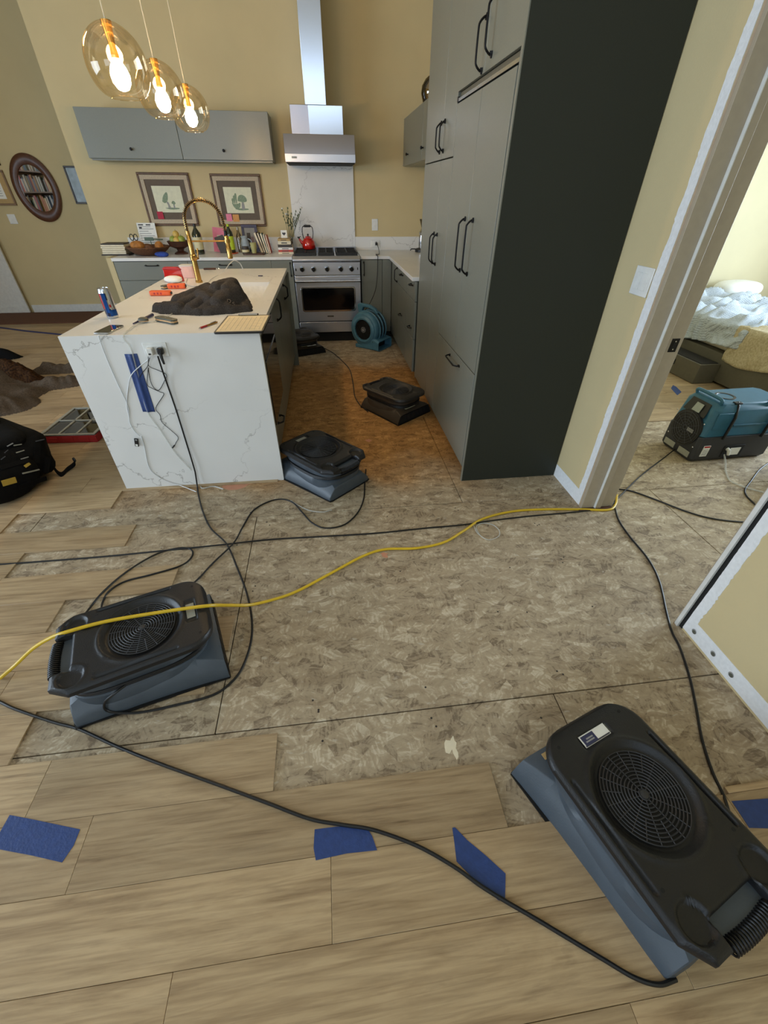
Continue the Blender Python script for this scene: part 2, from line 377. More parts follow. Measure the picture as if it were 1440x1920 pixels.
def one(mb, name, mat, label, cat, group=None, origin=None, **kw):
    """a thing that is a single mesh: its origin is moved to its base"""
    if origin is None:
        zs = min(v.z for v in mb.v); cx_ = sum(v.x for v in mb.v)/len(mb.v); cy_ = sum(v.y for v in mb.v)/len(mb.v); origin = Vector((cx_, cy_, zs))
    origin = Vector(origin); mb.xf(Matrix.Translation(-origin)); o = mb.build(name, mat, None, origin, **kw); return tag(o, label, cat, group)
def struct(o): o['kind'] = 'structure'; return o
def copy_tree(o, parent=None):
    c_ = o.copy(); C.objects.link(c_)
    if parent: c_.parent = parent
    for ch in list(o.children): copy_tree(ch, c_)
    return c_
def spline(pts, sub=6):
    pts = [Vector(p) for p in pts]; out = []
    P_ = [pts[0]*2-pts[1]]+pts+[pts[-1]*2-pts[-2]]
    for i in range(1, len(P_)-2):
        a, b, c_, d = P_[i-1:i+3]
        for k in range(sub):
            q = k/sub; out.append(.5*((2*b)+(c_-a)*q+(2*a-5*b+4*c_-d)*q*q+(3*b-a-3*c_+d)*q**3))
    out.append(pts[-1]); return out
def text(body, size, mat, parent, loc, rot, name='lettering', ext=.0004):
    cu = bpy.data.curves.new(name, 'FONT'); cu.body = body; cu.size = size; cu.extrude = ext; cu.align_x = 'CENTER'; cu.align_y = 'CENTER'
    o = bpy.data.objects.new(name, cu); C.objects.link(o); me = bpy.data.meshes.new_from_object(o); bpy.data.objects.remove(o)
    me.materials.clear(); me.materials.append(MAT[mat]); o = bpy.data.objects.new(name, me); C.objects.link(o)
    o.parent = parent; o.location = loc; o.rotation_euler = rot; return o

# ================================================================ STRUCTURE
YB, CF, XW = 6.146, 5.496, 1.4205
CEIL = 4.3
def wall(name, boxes, mat='wall_paint'):
    mb = MB()
    for b in boxes: mb.box(*b)
    return struct(mb.build(name, mat, smooth=False))
wall('wall_back', [(-2.6, XW, YB, YB+.14, 0, CEIL)]); wall('wall_side', [(-2.6, -2.46, YB+.14, 7.49, 0, CEIL)])
wall('wall_far', [(-6.1, -2.6, 7.49, 7.62, 0, CEIL)])
wall('wall_left', [(-6.14, -6, -4.1, -1.0, 0, CEIL), (-6.14, -6, 2.8, 7.49, 0, CEIL), (-6.14, -6, -1.0, 2.8, 0, .45), (-6.14, -6, -1.0, 2.8, 2.45, CEIL)])
wall('wall_rear', [(-6.14, -4.45, -4.14, -4, 0, CEIL), (-1.35, 1.56, -4.14, -4, 0, 3.05), (-1.35, 1.56, -4.14, -4, 4.05, CEIL), (1.42, 1.56, -4.14, -4, 3.05, 4.05), (-4.45, -1.35, -4.14, -4, 0, .9), (-4.45, -1.35, -4.14, -4, 2.9, CEIL)])
wr = wall('wall_right', [(XW, XW+.15, 1.835, YB, 0, CEIL)]); wall('wall_right', [(XW, XW+.15, -4, .935, 0, CEIL)]); wall('wall_right', [(XW, XW+.15, .935, 1.835, 2.12, CEIL)])
wall('wall_bedroom_back', [(XW+.15, 6.1, 5.2, 5.34, 0, 2.9)], 'bedroom_paint')
wall('wall_bedroom_side', [(6, 6.14, -1, 1.4, 0, 2.9), (6, 6.14, 3.8, 5.2, 0, 2.9), (6, 6.14, 1.4, 3.8, 0, .8), (6, 6.14, 1.4, 3.8, 2.2, 2.9)], 'bedroom_paint')
wall('wall_bedroom_front', [(XW+.15, 6.14, -1.14, -1, 0, 2.9)], 'bedroom_paint')
wall('ceiling', [(-6.14, XW+.15, -4.14, 7.62, CEIL, CEIL+.1), (XW+.15, 6.14, -1.14, 5.34, 2.9, 3.0)], 'ceiling_paint')
def window(name, x0, x1, y0, y1, z0, z1, along):
    fr = MB(); t_ = .05
    if along == 'y':
        for a, b in ((y0, y0+t_), (y1-t_, y1), ((y0+y1)/2-t_/2, (y0+y1)/2+t_/2)): fr.box(x0, x1, a, b, z0, z1)
        for a, b in ((z0, z0+t_), (z1-t_, z1)): fr.box(x0, x1, y0+t_, y1-t_, a, b)
    else:
        for a, b in ((x0, x0+t_), (x1-t_, x1), ((x0+x1)/2-t_/2, (x0+x1)/2+t_/2)): fr.box(a, b, y0, y1, z0, z1)
        for a, b in ((z0, z0+t_), (z1-t_, z1)): fr.box(x0+t_, x1-t_, y0, y1, a, b)
    return struct(fr.build(name, 'white_trim', smooth=False))
window('window_1', -6.12, -6.04, -1.0, 2.8, .45, 2.45, 'y'); window('window_2', -4.45, -1.35, -4.12, -4.04, .9, 2.9, 'x'); window('window_4', -1.35, 1.42, -4.12, -4.04, 3.05, 4.05, 'x'); window('window_3', 6.05, 6.12, 1.4, 3.8, .8, 2.2, 'y')
# baseboard of the far wall
struct(B(-4.47, -2.6, 7.475, 7.49, 0, .11).build('baseboard_far', 'white_trim', bevel=.003))
# barn style door at far left: boards with a diagonal brace
bd = struct(B(-5.45, -4.50, 7.43, 7.455, .02, 2.15).build('door_1', 'white_trim'))
for nm, poly in (('stile', [(-4.60, .02), (-4.49, .02), (-4.49, 2.15), (-4.60, 2.15)]), ('stile', [(-5.46, .02), (-5.35, .02), (-5.35, 2.15), (-5.46, 2.15)]),
                 ('rail', [(-5.35, .02), (-4.60, .02), (-4.60, .10), (-5.35, .10)]), ('rail', [(-5.35, 1.02), (-4.60, 1.02), (-4.60, 1.12), (-5.35, 1.12)]),
                 ('brace', [(-5.35, .10), (-5.25, .10), (-4.60, .92), (-4.60, 1.02), (-4.68, 1.02), (-5.35, .18)])):
    MB().prism(poly, 7.412, 7.431, 'y').build(nm, 'white_trim', bd, bevel=.002)
# doorway jambs
j = struct(B(XW-.006, XW+.19, 1.800, 1.818, 0, 2.1).build('trim_1', 'jamb_paint', bevel=.0015))
B(XW+.072, XW+.108, 1.786, 1.800, 0, 2.1).build('door_stop', 'jamb_paint', j, bevel=.002)
B(XW+.070, XW+.074, 1.7845, 1.800, 0, 2.1).build('stop_edge', 'white_trim', j)
sp_ = B(XW+.134, XW+.172, 1.797, 1.8005, .905, .965).build('strike_plate', 'black_metal', j, bevel=.001)
B(XW+.145, XW+.160, 1.7962, 1.7975, .922, .948).build('strike_hole', 'gap_dark', sp_)
for z in (.918, .953): MB().lathe([(.003, 0), (.003, .001)], 10, (XW+.153, 1.7955, z), 'y').build('screw', 'chrome', sp_)
B(XW-.006, XW+.004, 1.8175, 1.828, 0, 2.1).build('jamb_edge', 'jamb_wood', j)
B(XW+.002, XW+.02, 1.826, 1.845, 0, 2.1).build('gap', 'gap_dark', j)
j2 = struct(B(XW-.010, XW+.19, .955, .973, 0, 2.1).build('trim_2', 'jamb_paint', bevel=.0015))
B(XW-.012, XW-.002, .952, .968, 0, 2.1).build('jamb_edge', 'white_trim', j2)
B(XW+.001, XW+.02, .930, .955, 0, 2.1).build('gap', 'gap_dark', j2)
j3 = struct(B(XW-.006, XW+.19, .973, 1.800, 2.08, 2.1).build('trim_3', 'jamb_paint'))
# bare drywall left where casing and baseboard were torn off (irregular edges)
def ragged(n, a, b, base, amp, seed):
    return [(base+amp*.6*noise.noise(Vector((seed, (b-a)*i/n*2.3, 0)))+amp*.35*noise.noise(Vector((seed, (b-a)*i/n*13, 5)))+amp*.25*noise.noise(Vector((seed, i*.9, 9))), a+(b-a)*i/n) for i in range(n+1)]
def yz_patch(name, poly, x0, x1, parent, mat='drywall'): return MB().prism(poly, x0, x1, 'x').build(name, mat, parent, smooth=False)
rg = ragged(190, .08, 2.1, 1.885, .016, 3); li = ragged(190, .08, 2.1, 1.838, .007, 9)
yz_patch('drywall_strip', rg+li[::-1], XW-.0015, XW+.001, wr)
yz_patch('drywall_strip', [(1.838, 0), (1.838, .085), (2.0, .085), (2.176, .085), (2.176, 0)], XW-.0016, XW+.001, wr)
rg = ragged(190, .085, 2.1, .895, .018, 21); li = ragged(190, .085, 2.1, .936, .004, 29)
yz_patch('drywall_strip', rg+li[::-1], XW-.0015, XW+.001, wr)
yz_patch('drywall_strip', [(.936, .012), (.936, .088), (-1.5, .088), (-1.5, .012)], XW-.0016, XW+.001, wr)
for y in (.888, .783, .692):
    MB().lathe([(.0115, 0), (.0105, .0006)], 20, (XW-.0024, y, .047), 'x').build('vent_hole', 'ink_grey', wr)
    MB().lathe([(.0085, 0), (.0085, .0004)], 18, (XW-.0028, y-.001, .045), 'x').build('vent_hole', 'olive_grey', wr)

# ---------------------------------------------------------------- floor: slab, sheets of strand board, vinyl planks
fl = struct(B(-6.1, 6.1, -4.1, 7.6, -.08, -.02).build('floor', 'gap_dark'))
rows = [(-1.716, -.496, -.491), (-.496, .724, .738), (.724, 1.944, -.491), (1.944, 3.164, .729), (3.164, 4.555, -.491), (4.555, 5.28, .729), (5.28, 6.14, -.6)]
for y0, y1, xo in rows:
    x = xo-2.44*2
    while x < 6:
        a, b = max(x, -6), min(x+2.44, 6)
        if b > -2.2 and b-a > .2 and not (y0 > 5.3 and a > 3):
            B(a+.002, b-.002, y0+.002, y1-.002, -.018, 0).build('osb_panel', 'osb', fl, bevel=.0012, segs=1)
        x += 2.44
PW = .1773; PY0 = .345
pm = {}
def plank(x0, x1, y0, y1):
    key = (round(x1-x0, 3), round(y1-y0, 3)); l, w_ = x1-x0, y1-y0
    if key not in pm:
        o = B(-l/2+.0004, l/2-.0004, -w_/2+.0004, w_/2-.0004, 0, .008).build('floor_plank', 'plank', fl, bevel=.0008, segs=1); pm[key] = o.data
    else:
        o = bpy.data.objects.new('floor_plank', pm[key]); C.objects.link(o); o.parent = fl
        q = o.modifiers.new('b', 'BEVEL'); q.width = .0008; q.segments = 1; q.limit_method = 'ANGLE'
    o.location = ((x0+x1)/2, (y0+y1)/2, 0)
# row index -> right end of the planks still in place, and a seam that is visible
ends = {-2: (1.42, -.478), -1: (1.42, -.10), 0: (.42, -.80), 1: (-.275, -1.0), 2: (-1.135, None), 3: (-.56, -1.3), 4: (-.50, -1.1), 5: (-1.28, None), 6: (-.825, None),
        7: (-1.636, None), 8: (-1.15, None), 9: (-1.857, None), 10: (-1.352, None), 11: (-.40, -1.6)}
k = -7
while True:
    y0 = PY0+PW*k; y1 = y0+PW
    if y0 > 7.4: break
    xe, seam = ends.get(k, (1.42, None) if k < 0 else (-.6 if y0 < 4.4 else (-1.5 if k % 2 else -1.1), None))
    if k > 11 and y0 < 4.6: xe = -1.30+.15*(k % 2)
    x = xe if seam is None else seam+1.22*math.ceil((xe-seam)/1.22-1e-6); first = True
    lim = -4.6 if y0 < 3 else -5.6
    while x > lim:
        a = x-1.22; b = min(x, xe)
        if first and seam is None: a = xe-(.45+.73*random.random()); first = False
        if b-a > .05: plank(a, b, y0, y1)
        x = a
    k += 1
for a, b in ((1.135, 1.42),): plank(a, b, PY0, PY0+.02)
for k in range(0, 13):                                # bedroom planks with ragged pulled-up ends
    y0 = 2.86+PW*k
    st = 1.6+[.55, .1, .75, .3, .0, .5, .2][k % 7]; x = st
    while x < 5.9:
        plank(x, min(x+1.22, 5.95), y0, y0+PW); x += 1.22
# fixings left in the strand board
sm_ = None
for i in range(46):
    x = random.choice([-.55, -.43, -.14, .27, .67, .8, 1.1]) + random.uniform(-.02, .02); y = random.choice([.66, .79, 1.1, 1.4, 1.7, 1.88, 2.01, 2.6])+random.uniform(-.03, .03)
    if sm_ is None: sm_ = MB().lathe([(.004, 0), (.003, .0012)], 8).build('screw_head', 'screw_dark', fl); o = sm_
    else: o = sm_.copy(); C.objects.link(o)
    o.location = (x, y, 0)
def splotch(px, py, r, mat, seed, asp=1.0):
    c_ = at(px, py); pts = []
    for i in range(18):
        a = 2*PI*i/18; q = r*(.6+.8*noise.noise(Vector((seed+math.cos(a)*1.3, math.sin(a)*1.3, seed))))
        pts.append((c_.x+q*math.cos(a)*asp, c_.y+q*math.sin(a)))
    MB().prism(pts, 0, .0005).build('paint_mark', mat, fl, smooth=False)
splotch(722, 1040, .03, 'saw_dust_paint', 3); splotch(690, 826, .035, 'saw_dust_paint', 8); splotch(440, 908, .07, 'saw_dust_paint', 5, 2.2); splotch(848, 1400, .05, 'book_cream', 11, .6)
# strip of flooring left at the doorway
one(B(1.39, 1.60, 1.772, 1.797, 0, .009), 'threshold_strip', 'wood_dark', 'short brown strip of flooring left against the door jamb', 'strip', bevel=.001)
one(B(-4.9, -3.0, 6.73, 7.42, .008, .02), 'doormat', 'doormat', 'long reddish brown runner mat along the far wall', 'mat', bevel=.004)
# ================================================================ KITCHEN
def pull(name, L, parent, loc, axis='z', face=(-1, 0, 0), r=.0045, out=.032, flare=True):
    """arched cabinet pull with round feet; stands off along <face>"""
    f = Vector(face); a = Vector({'x': (1, 0, 0), 'y': (0, 1, 0), 'z': (0, 0, 1)}[axis]); h = L/2
    pts = [a*(-h+.012), a*(-h+.012)+f*out*.35, a*(-h+.03)+f*out*.9, a*(-h+.055 if L > .16 else -h*.45)+f*out, a*(h-.055 if L > .16 else h*.45)+f*out, a*(h-.03)+f*out*.9, a*(h-.012)+f*out*.35, a*(h-.012)]
    mb = MB().tube(spline(pts, 3), r, 8)
    for s_ in (-1, 1):
        mb.tube([a*s_*(h-.022)+f*.004, a*s_*h+f*.004], [.008, .004], 8)
        mb.tube([a*s_*(h-.012), a*s_*(h-.012)+f*.006], [.009, .006], 8)
    return mb.build(name, 'black_metal', parent, loc)
# ---- back run of base cabinets, left of the range
def face_panel(x0, x1, z0, z1, y=5.52, th=.02, mat='cabinet_green', name='drawer', parent=None):
    return B(x0+.0018, x1-.0018, y-th, y, z0+.0018, z1-.0018).build(name, mat, parent, bevel=.0015)
def base_cab(name, x0, x1, label, fronts, loc_y=5.52):
    t_ = thing(name, label, 'cabinet', ((x0+x1)/2, 5.83, 0)); ox = (x0+x1)/2
    B(x0-ox, x1-ox, 5.522-5.83, YB-.003-5.83, .10, .882).build('body', 'cabinet_dark', t_)
    B(x0-ox, x1-ox, 5.59-5.83, 5.61-5.83, 0, .10).build('toe_kick', 'cabinet_dark', t_)
    for (nm, a, b, z0, z1, hx, hz, hl, hax) in fronts:
        p = face_panel(a-ox, b-ox, z0, z1, 5.52-5.83, .02, 'cabinet_green', nm, t_)
        pull('handle', hl, p, (hx-ox, 5.50-5.83, hz), hax, (0, -1, 0))
    return t_
base_cab('base_cabinet', -2.27, -1.50, 'green drawer cabinet at the left end of the back counter', [('drawer', -2.27, -1.50, .70, .88, -1.882, .842, .15, 'x'), ('drawer', -2.27, -1.50, .40, .70, -1.882, .65, .15, 'x'), ('drawer', -2.27, -1.50, .10, .40, -1.882, .35, .15, 'x')])
base_cab('base_cabinet', -1.50, -.60, 'green drawer cabinet in the middle of the back counter behind the faucet', [('drawer', -1.50, -.60, .70, .88, -1.10, .842, .15, 'x'), ('drawer', -1.50, -.60, .40, .70, -1.10, .65, .15, 'x'), ('drawer', -1.50, -.60, .10, .40, -1.10, .35, .15, 'x')])
base_cab('base_cabinet', -.60, -.365, 'narrow green pull-out cabinet just left of the range', [('door', -.60, -.365, .10, .88, -.39, .79, .15, 'z')])
base_cab('base_cabinet', .415, .768, 'green corner cabinet just right of the range', [('door', .415, .66, .10, .88, .447, .79, .15, 'z')])
B(.662, .768, 5.50, 5.52, .10, .88).build('x', 'cabinet_green').name = 'filler_panel'
o = bpy.data.objects['filler_panel']; o.parent = [x for x in bpy.data.objects if x.get('label') == 'green corner cabinet just right of the range'][0]; o.location = tuple(-v for v in o.parent.location)
struct(B(-2.345, -2.285, 5.53, YB-.001, 0, .913).build('wall_stub', 'wall_paint', smooth=False)); bpy.data.objects['wall_stub'].name = 'wall_end'
# ---- right run of base cabinets (fronts face the aisle)
def side_cab(name, y0, y1, label, fronts, x=.768, top=.882):
    oy = (y0+y1)/2; t_ = thing(name, label, 'cabinet', (1.08, oy, 0))
    B(x+.022-1.08, XW-.003-1.08, y0-oy, y1-oy, .10, top).build('body', 'cabinet_dark', t_)
    B(x+.09-1.08, x+.11-1.08, y0-oy, y1-oy, 0, .10).build('toe_kick', 'cabinet_dark', t_)
    for (nm, a, b, z0, z1, hs) in fronts:
        p = B(x-1.08, x+.02-1.08, a-oy+.0018, b-oy-.0018, z0+.0018, z1-.0018).build(nm, 'cabinet_green', t_, bevel=.0015)
        for (hy, hz, hl, hax) in hs: pull('handle', hl, p, (x-1.08, hy-oy, hz), hax, (-1, 0, 0), r=.0045)
    return t_
side_cab('base_cabinet', 3.972, 4.42, 'green three-drawer cabinet between the pantry and its neighbour on the right run', [('drawer', 3.972, 4.42, .72, .88, [(4.12, .835, .11, 'y')]), ('drawer', 3.972, 4.42, .40, .72, [(4.12, .48, .11, 'y')]), ('drawer', 3.972, 4.42, .10, .40, [])])
side_cab('base_cabinet', 4.42, 4.96, 'green three-drawer cabinet second from the pantry on the right run', [('drawer', 4.42, 4.96, .72, .88, [(4.69, .835, .11, 'y')]), ('drawer', 4.42, 4.96, .40, .72, [(4.69, .465, .11, 'y')]), ('drawer', 4.42, 4.96, .10, .40, [])])
side_cab('base_cabinet', 4.96, 5.495, 'green corner door cabinet beside the blue blower', [('door', 4.96, 5.45, .10, .88, [(5.02, .79, .15, 'z')])])
# ---- worktops and splashbacks
wt = MB().prism([(-2.282, CF), (-.362, CF), (-.362, YB), (-2.282, YB)], .884, .914)
wt = wt.build('worktop', 'quartz', None, bevel=.002); tag(wt, 'white stone worktop left of the range under the books and fruit', 'worktop')
wt = MB().prism([(.408, CF), (.7384, CF), (.7384, 3.975), (XW, 3.975), (XW, YB), (.408, YB-.001)], .884, .914).build('worktop', 'quartz', None, bevel=.002)
tag(wt, 'white stone worktop right of the range, turning the corner', 'worktop')
one(B(-2.282, -.345, YB-.018, YB, .9145, 1.055), 'backsplash', 'quartz', 'low white stone upstand along the wall left of the range', 'backsplash', smooth=False)
one(B(.397, XW, YB-.018, YB, .9145, 1.055), 'backsplash', 'quartz', 'low white stone upstand along the wall right of the range', 'backsplash', smooth=False)
one(B(-.344, .396, YB-.018, YB-.001, .92, 1.79), 'backsplash', 'quartz', 'tall white veined stone panel between range and hood', 'backsplash', smooth=False)
# ---- upper cabinets
t = thing('wall_cabinet', 'long grey green wall cabinet with two doors above the mushroom pictures', 'cabinet', (-1.38, 6.0, 1.746))
B(-.91, .915, -.162, .146, 0, .375).build('body', 'cabinet_green', t, bevel=.002)
for a, b, kx in ((-.912, .003, -.478), (.007, .914, .427)):
    d = B(a, b, -.184, -.164, .003, .378).build('door', 'cabinet_green', t, bevel=.002)
    MB().lathe([(.006, -.184), (.006, -.198), (.013, -.203), (.013, -.212), (.004, -.216)], 14, (kx, 0, .076), 'y').build('knob', 'black_metal', d)
B(-.90, .905, -.15, .14, -.012, 0).build('light_rail', 'cabinet_green', t)
t = thing('wall_cabinet', 'small grey green wall cabinet on the right wall under the glass vase', 'cabinet', (1.2, 5.1, 1.728))
B(-.203, .22, -1.12, 1.046, 0, .40).build('body', 'cabinet_green', t, bevel=.002)
for a, b, ky in ((-1.12, -.06, -.13), (-.055, 1.044, .70)):
    d = B(-.225, -.205, a, b, .003, .403).build('door', 'cabinet_green', t, bevel=.002)
    MB().lathe([(.006, -.225), (.006, -.238), (.013, -.243), (.013, -.252), (.004, -.256)], 14, (0, ky, .09), 'x').build('knob', 'black_metal', d)
# ---- tall cabinets
t = thing('tall_cabinet', 'tall panelled fridge cabinet with a dark end panel facing the camera', 'cabinet', (1.1, 2.65, 0))
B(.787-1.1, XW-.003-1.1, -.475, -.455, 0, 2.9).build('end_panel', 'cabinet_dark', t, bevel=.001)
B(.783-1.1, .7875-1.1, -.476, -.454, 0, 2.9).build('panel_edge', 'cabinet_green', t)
B(.83-1.1, XW-.003-1.1, -.453, .47, .09, 2.9).build('body', 'gap_dark', t)
B(.88-1.1, .90-1.1, -.453, .47, 0, .09).build('toe_kick', 'cabinet_dark', t)
def tdoor(nm, y0, y1, z0, z1, hs, x=.792, o=2.65):
    p = B(x-1.1, x+.02-1.1, y0-o, y1-o, z0, z1).build(nm, 'cabinet_green', t, bevel=.0015)
    for (hy, hz, hl, hax) in hs: pull('handle', hl, p, (x-1.1, hy-o, hz), hax, (-1, 0, 0), r=.0048, out=.036)
tdoor('drawer', 2.232, 3.118, .078, .674, [(2.645, .628, .26, 'y')])
tdoor('door', 2.232, 2.672, .680, 1.878, [(2.575, 1.25, .27, 'z')]); tdoor('door', 2.676, 3.118, .680, 1.878, [(2.725, 1.25, .27, 'z')])
tdoor('door', 2.205, 2.660, 1.925, 2.88, [(2.575, 2.05, .19, 'z')], .790); tdoor('door', 2.664, 3.118, 1.925, 2.88, [(2.70, 2.02, .19, 'z')], .790)
B(.790-1.1, .805-1.1, -.445, .46, 1.884, 1.897).build('trim_rail', 'steel', t); B(.806-1.1, .83-1.1, -.445, .46, 1.897, 1.922).build('vent_gap', 'olive_grey', t)
B(.788-1.1, .80-1.1, .45, .468, 1.882, 1.905).build('rail_end', 'black_plastic', t)
t = thing('tall_cabinet', 'tall pantry cabinet behind the fridge unit with two pairs of doors', 'cabinet', (1.1, 3.545, 0))
B(.825-1.1, XW-.003-1.1, -.42, .425, .09, 2.9).build('body', 'cabinet_dark', t); B(.88-1.1, .90-1.1, -.42, .425, 0, .09).build('toe_kick', 'cabinet_dark', t)
B(.800-1.1, .83-1.1, .405, .427, .05, 2.9).build('end_panel', 'cabinet_green', t)
for z0, z1, hz, hl in ((.078, 1.652, 1.17, .20), (1.658, 2.88, 1.765, .16)):
    tdoor('door', 3.124, 3.532, z0, z1, [(3.375, hz, hl, 'z')], o=3.545) if False else None
    p = B(.792-1.1, .812-1.1, 3.124-3.545, 3.424-3.545, z0, z1).build('door', 'cabinet_green', t, bevel=.0015); pull('handle', hl, p, (.792-1.1, 3.376-3.545, hz), 'z', (-1, 0, 0), r=.0045)
    p = B(.792-1.1, .812-1.1, 3.428-3.545, 3.948-3.545, z0, z1).build('door', 'cabinet_green', t, bevel=.0015); pull('handle', hl, p, (.792-1.1, 3.474-3.545, hz), 'z', (-1, 0, 0), r=.0045)
# ---- range
t = thing('range', 'stainless steel gas range with five black knobs and an oven window', 'range', (.023, 5.8, 0))
RY = 5.455-5.8
B(-.377, .377, RY+.02, .325, .115, .905).build('body', 'steel', t, bevel=.002)
B(-.372, .372, RY+.05, .32, .0, .115).build('toe_kick', 'gap_dark', t)
MB().prism([(RY-.01, .905), (RY-.022, .893), (RY-.022, .877), (RY-.01, .866), (RY+.06, .866), (RY+.06, .921), (RY+.01, .921)], -.378, .378, 'x').build('bullnose', 'steel_h', t, bevel=.003)
cp = B(-.376, .376, RY, RY+.03, .735, .864).build('control_panel', 'steel_h', t, bevel=.004)
for kx in (-.282, -.153, -.001, .155, .277):
    kb = MB().lathe([(.030, RY), (.030, RY-.004), (.026, RY-.008)], 20, (kx, 0, .797), 'y').build('knob_ring', 'chrome', cp)
    MB().lathe([(.023, RY-.006), (.021, RY-.034), (.017, RY-.038)], 20, (kx, 0, .797), 'y').build('knob', 'range_glass', cp)
    B(kx-.006, kx+.006, RY-.046, RY-.036, .775, .819).build('knob_grip', 'black_metal', cp, bevel=.002)
B(-.358, -.346, RY-.003, RY, .780, .805).build('indicator', 'gap_dark', cp); B(.343, .352, RY-.003, RY, .785, .810).build('indicator', 'gap_dark', cp)
od = B(-.376, .376, RY-.002, RY+.03, .245, .722).build('oven_door', 'steel_h', t, bevel=.003)
rd = []
def rrect(x0, x1, z0, z1, r, n=5):
    out = []
    for cx_, cz_, a0 in ((x1-r, z1-r, 0), (x0+r, z1-r, 90), (x0+r, z0+r, 180), (x1-r, z0+r, 270)):
        for i in range(n+1): a = math.radians(a0+90*i/n); out.append((cx_+r*math.cos(a), cz_+r*math.sin(a)))
    return out
MB().prism(rrect(-.325, .315, .352, .618, .03), RY-.008, RY-.001, 'y').build('window_trim', 'chrome', od, bevel=.002)
MB().prism(rrect(-.308, .298, .370, .604, .02), RY-.010, RY-.0075, 'y').build('oven_window', 'range_glass', od)
MB().cyl((-.372, RY-.05, .682), (.372, RY-.05, .682), .0125, n=16).build('door_handle', 'chrome', od)
for s_ in (-1, 1): B(s_*.355-.012, s_*.355+.012, RY-.05, RY, .672, .692).build('handle_bracket', 'chrome', od, bevel=.003)
B(-.035, .04, RY-.005, RY-.001, .292, .308).build('name_plate', 'book_dark', od); text('VIKING', .012, 'chrome', od, (.0025, RY-.0055, .300), (PI/2, 0, 0), ext=.0002)
B(-.376, .376, RY, RY+.02, .118, .235).build('lower_panel', 'steel_h', t, bevel=.003)
B(-.376, .376, RY+.004, RY+.02, .235, .246).build('door_gap', 'gap_dark', t)
ct = B(-.374, .374, RY+.06, .30, .905, .918).build('cooktop', 'steel', t, bevel=.003)
for gx0, gx1 in ((-.358, -.115), (-.092, .092), (.115, .358)):
    g = MB()
    g.box(gx0, gx1, RY+.075, RY+.09, .918, .948); g.box(gx0, gx1, .268, .283, .918, .948); g.box(gx0, gx0+.013, RY+.09, .268, .918, .948); g.box(gx1-.013, gx1, RY+.09, .268, .918, .948)
    my = (RY+.09+.268)/2; mx_ = (gx0+gx1)/2; g.box(gx0+.013, gx1-.013, my-.006, my+.006, .930, .948); g.box(mx_-.006, mx_+.006, RY+.09, my-.006, .932, .948); g.box(mx_-.006, mx_+.006, my+.006, .268, .932, .948)
    for q in (.25, .75):
        yy = RY+.09+(.268-RY-.09)*q; g.box(gx0+.013, mx_-.006, yy-.005, yy+.005, .934, .948); g.box(mx_+.006, gx1-.013, yy-.005, yy+.005, .934, .948)
    gr = g.build('grate', 'grate_iron', t, bevel=.002, segs=1)
    for q in (.25, .75): MB().lathe([(.045, .918), (.045, .926), (.034, .93), (.034, .936), (.01, .938)], 18, ((gx0+gx1)/2, RY+.09+(.268-RY-.09)*q, 0)).build('burner', 'black_metal', gr)
B(-.374, .374, .30, .325, .905, .955).build('back_guard', 'steel_h', t, bevel=.003)
# ---- hood
t = thing('range_hood', 'stainless steel canopy hood with a tall chimney above the range', 'hood', (.032, 5.9, 1.73))
HY = 5.6-5.9
MB().prism([(HY, 0), (HY, .066), (HY+.055, .222), (.225, .222), (.225, 0)], -.357, .357, 'x').build('canopy', 'hood_steel', t, bevel=.002)
B(-.35, .35, HY+.006, .22, -.006, .003).build('filter_panel', 'gap_dark', t)
B(-.357, .357, HY-.003, HY, .002, .066).build('front_band', 'steel_h', t, bevel=.001)
bdg = B(-.292, -.238, HY-.006, HY-.003, .030, .046).build('badge', 'chrome', t, bevel=.002); text('VIKING', .012, 'gap_dark', bdg, (-.265, HY-.0065, .038), (PI/2, 0, 0), ext=.0002)
B(-.267, .247, HY+.075, .225, .222, .435).build('lower_duct', 'hood_steel', t, bevel=.002)
B(-.09, .245, HY+.0675, HY+.0752, .222, .432).build('duct_cover', 'steel', t)
B(-.115, .09, HY+.068, .225, .435, 2.5).build('chimney', 'steel', t, bevel=.002)
# ---- island
t = thing('kitchen_island', 'white veined stone island with waterfall front and green cabinets', 'island', (-.85, 3.45, 0))
ox, oy = -.85, 3.45
def I(x0, x1, y0, y1, z0, z1): return B(x0-ox, x1-ox, y0-oy, y1-oy, z0, z1)
ix0, ix1 = -1.333, -.362
sk = (-.86, -.448, 3.215, 3.835)
tp = MB()
for a in ((ix0, ix1, 2.318, sk[2]), (ix0, ix1, sk[3], 4.61), (ix0, sk[0], sk[2], sk[3]), (sk[1], ix1, sk[2], sk[3])): tp.box(a[0]-ox, a[1]-ox, a[2]-oy, a[3]-oy, .886, .914)
tp.build('worktop', 'quartz', t, smooth=False)
I(ix0, ix1, 2.318, 2.348, 0, .886).build('waterfall_panel', 'quartz', t, smooth=False)
b_ = I(-1.30, -.42, 2.348, 4.60, .10, .65).build('body', 'cabinet_dark', t); I(-1.30, -.47, 2.348, 4.60, .0, .10).build('toe_kick', 'cabinet_dark', t)
I(-1.30, -.42, 2.348, sk[2]-.02, .65, .886).build('body', 'cabinet_dark', t); I(-1.30, -.42, sk[3]+.02, 4.60, .65, .886).build('body', 'cabinet_dark', t); I(-1.30, sk[0]-.02, sk[2]-.02, sk[3]+.02, .65, .886).build('body', 'cabinet_dark', t)
I(-1.31, -.353, 4.60, 4.622, 0, .884).build('end_panel', 'cabinet_green', t, bevel=.002)
sb = MB(); x0, x1, y0, y1 = sk[0]-ox, sk[1]-ox, sk[2]-oy, sk[3]-oy
sb.box(x0-.01, x1+.01, y0-.01, y1+.01, .66, .672)
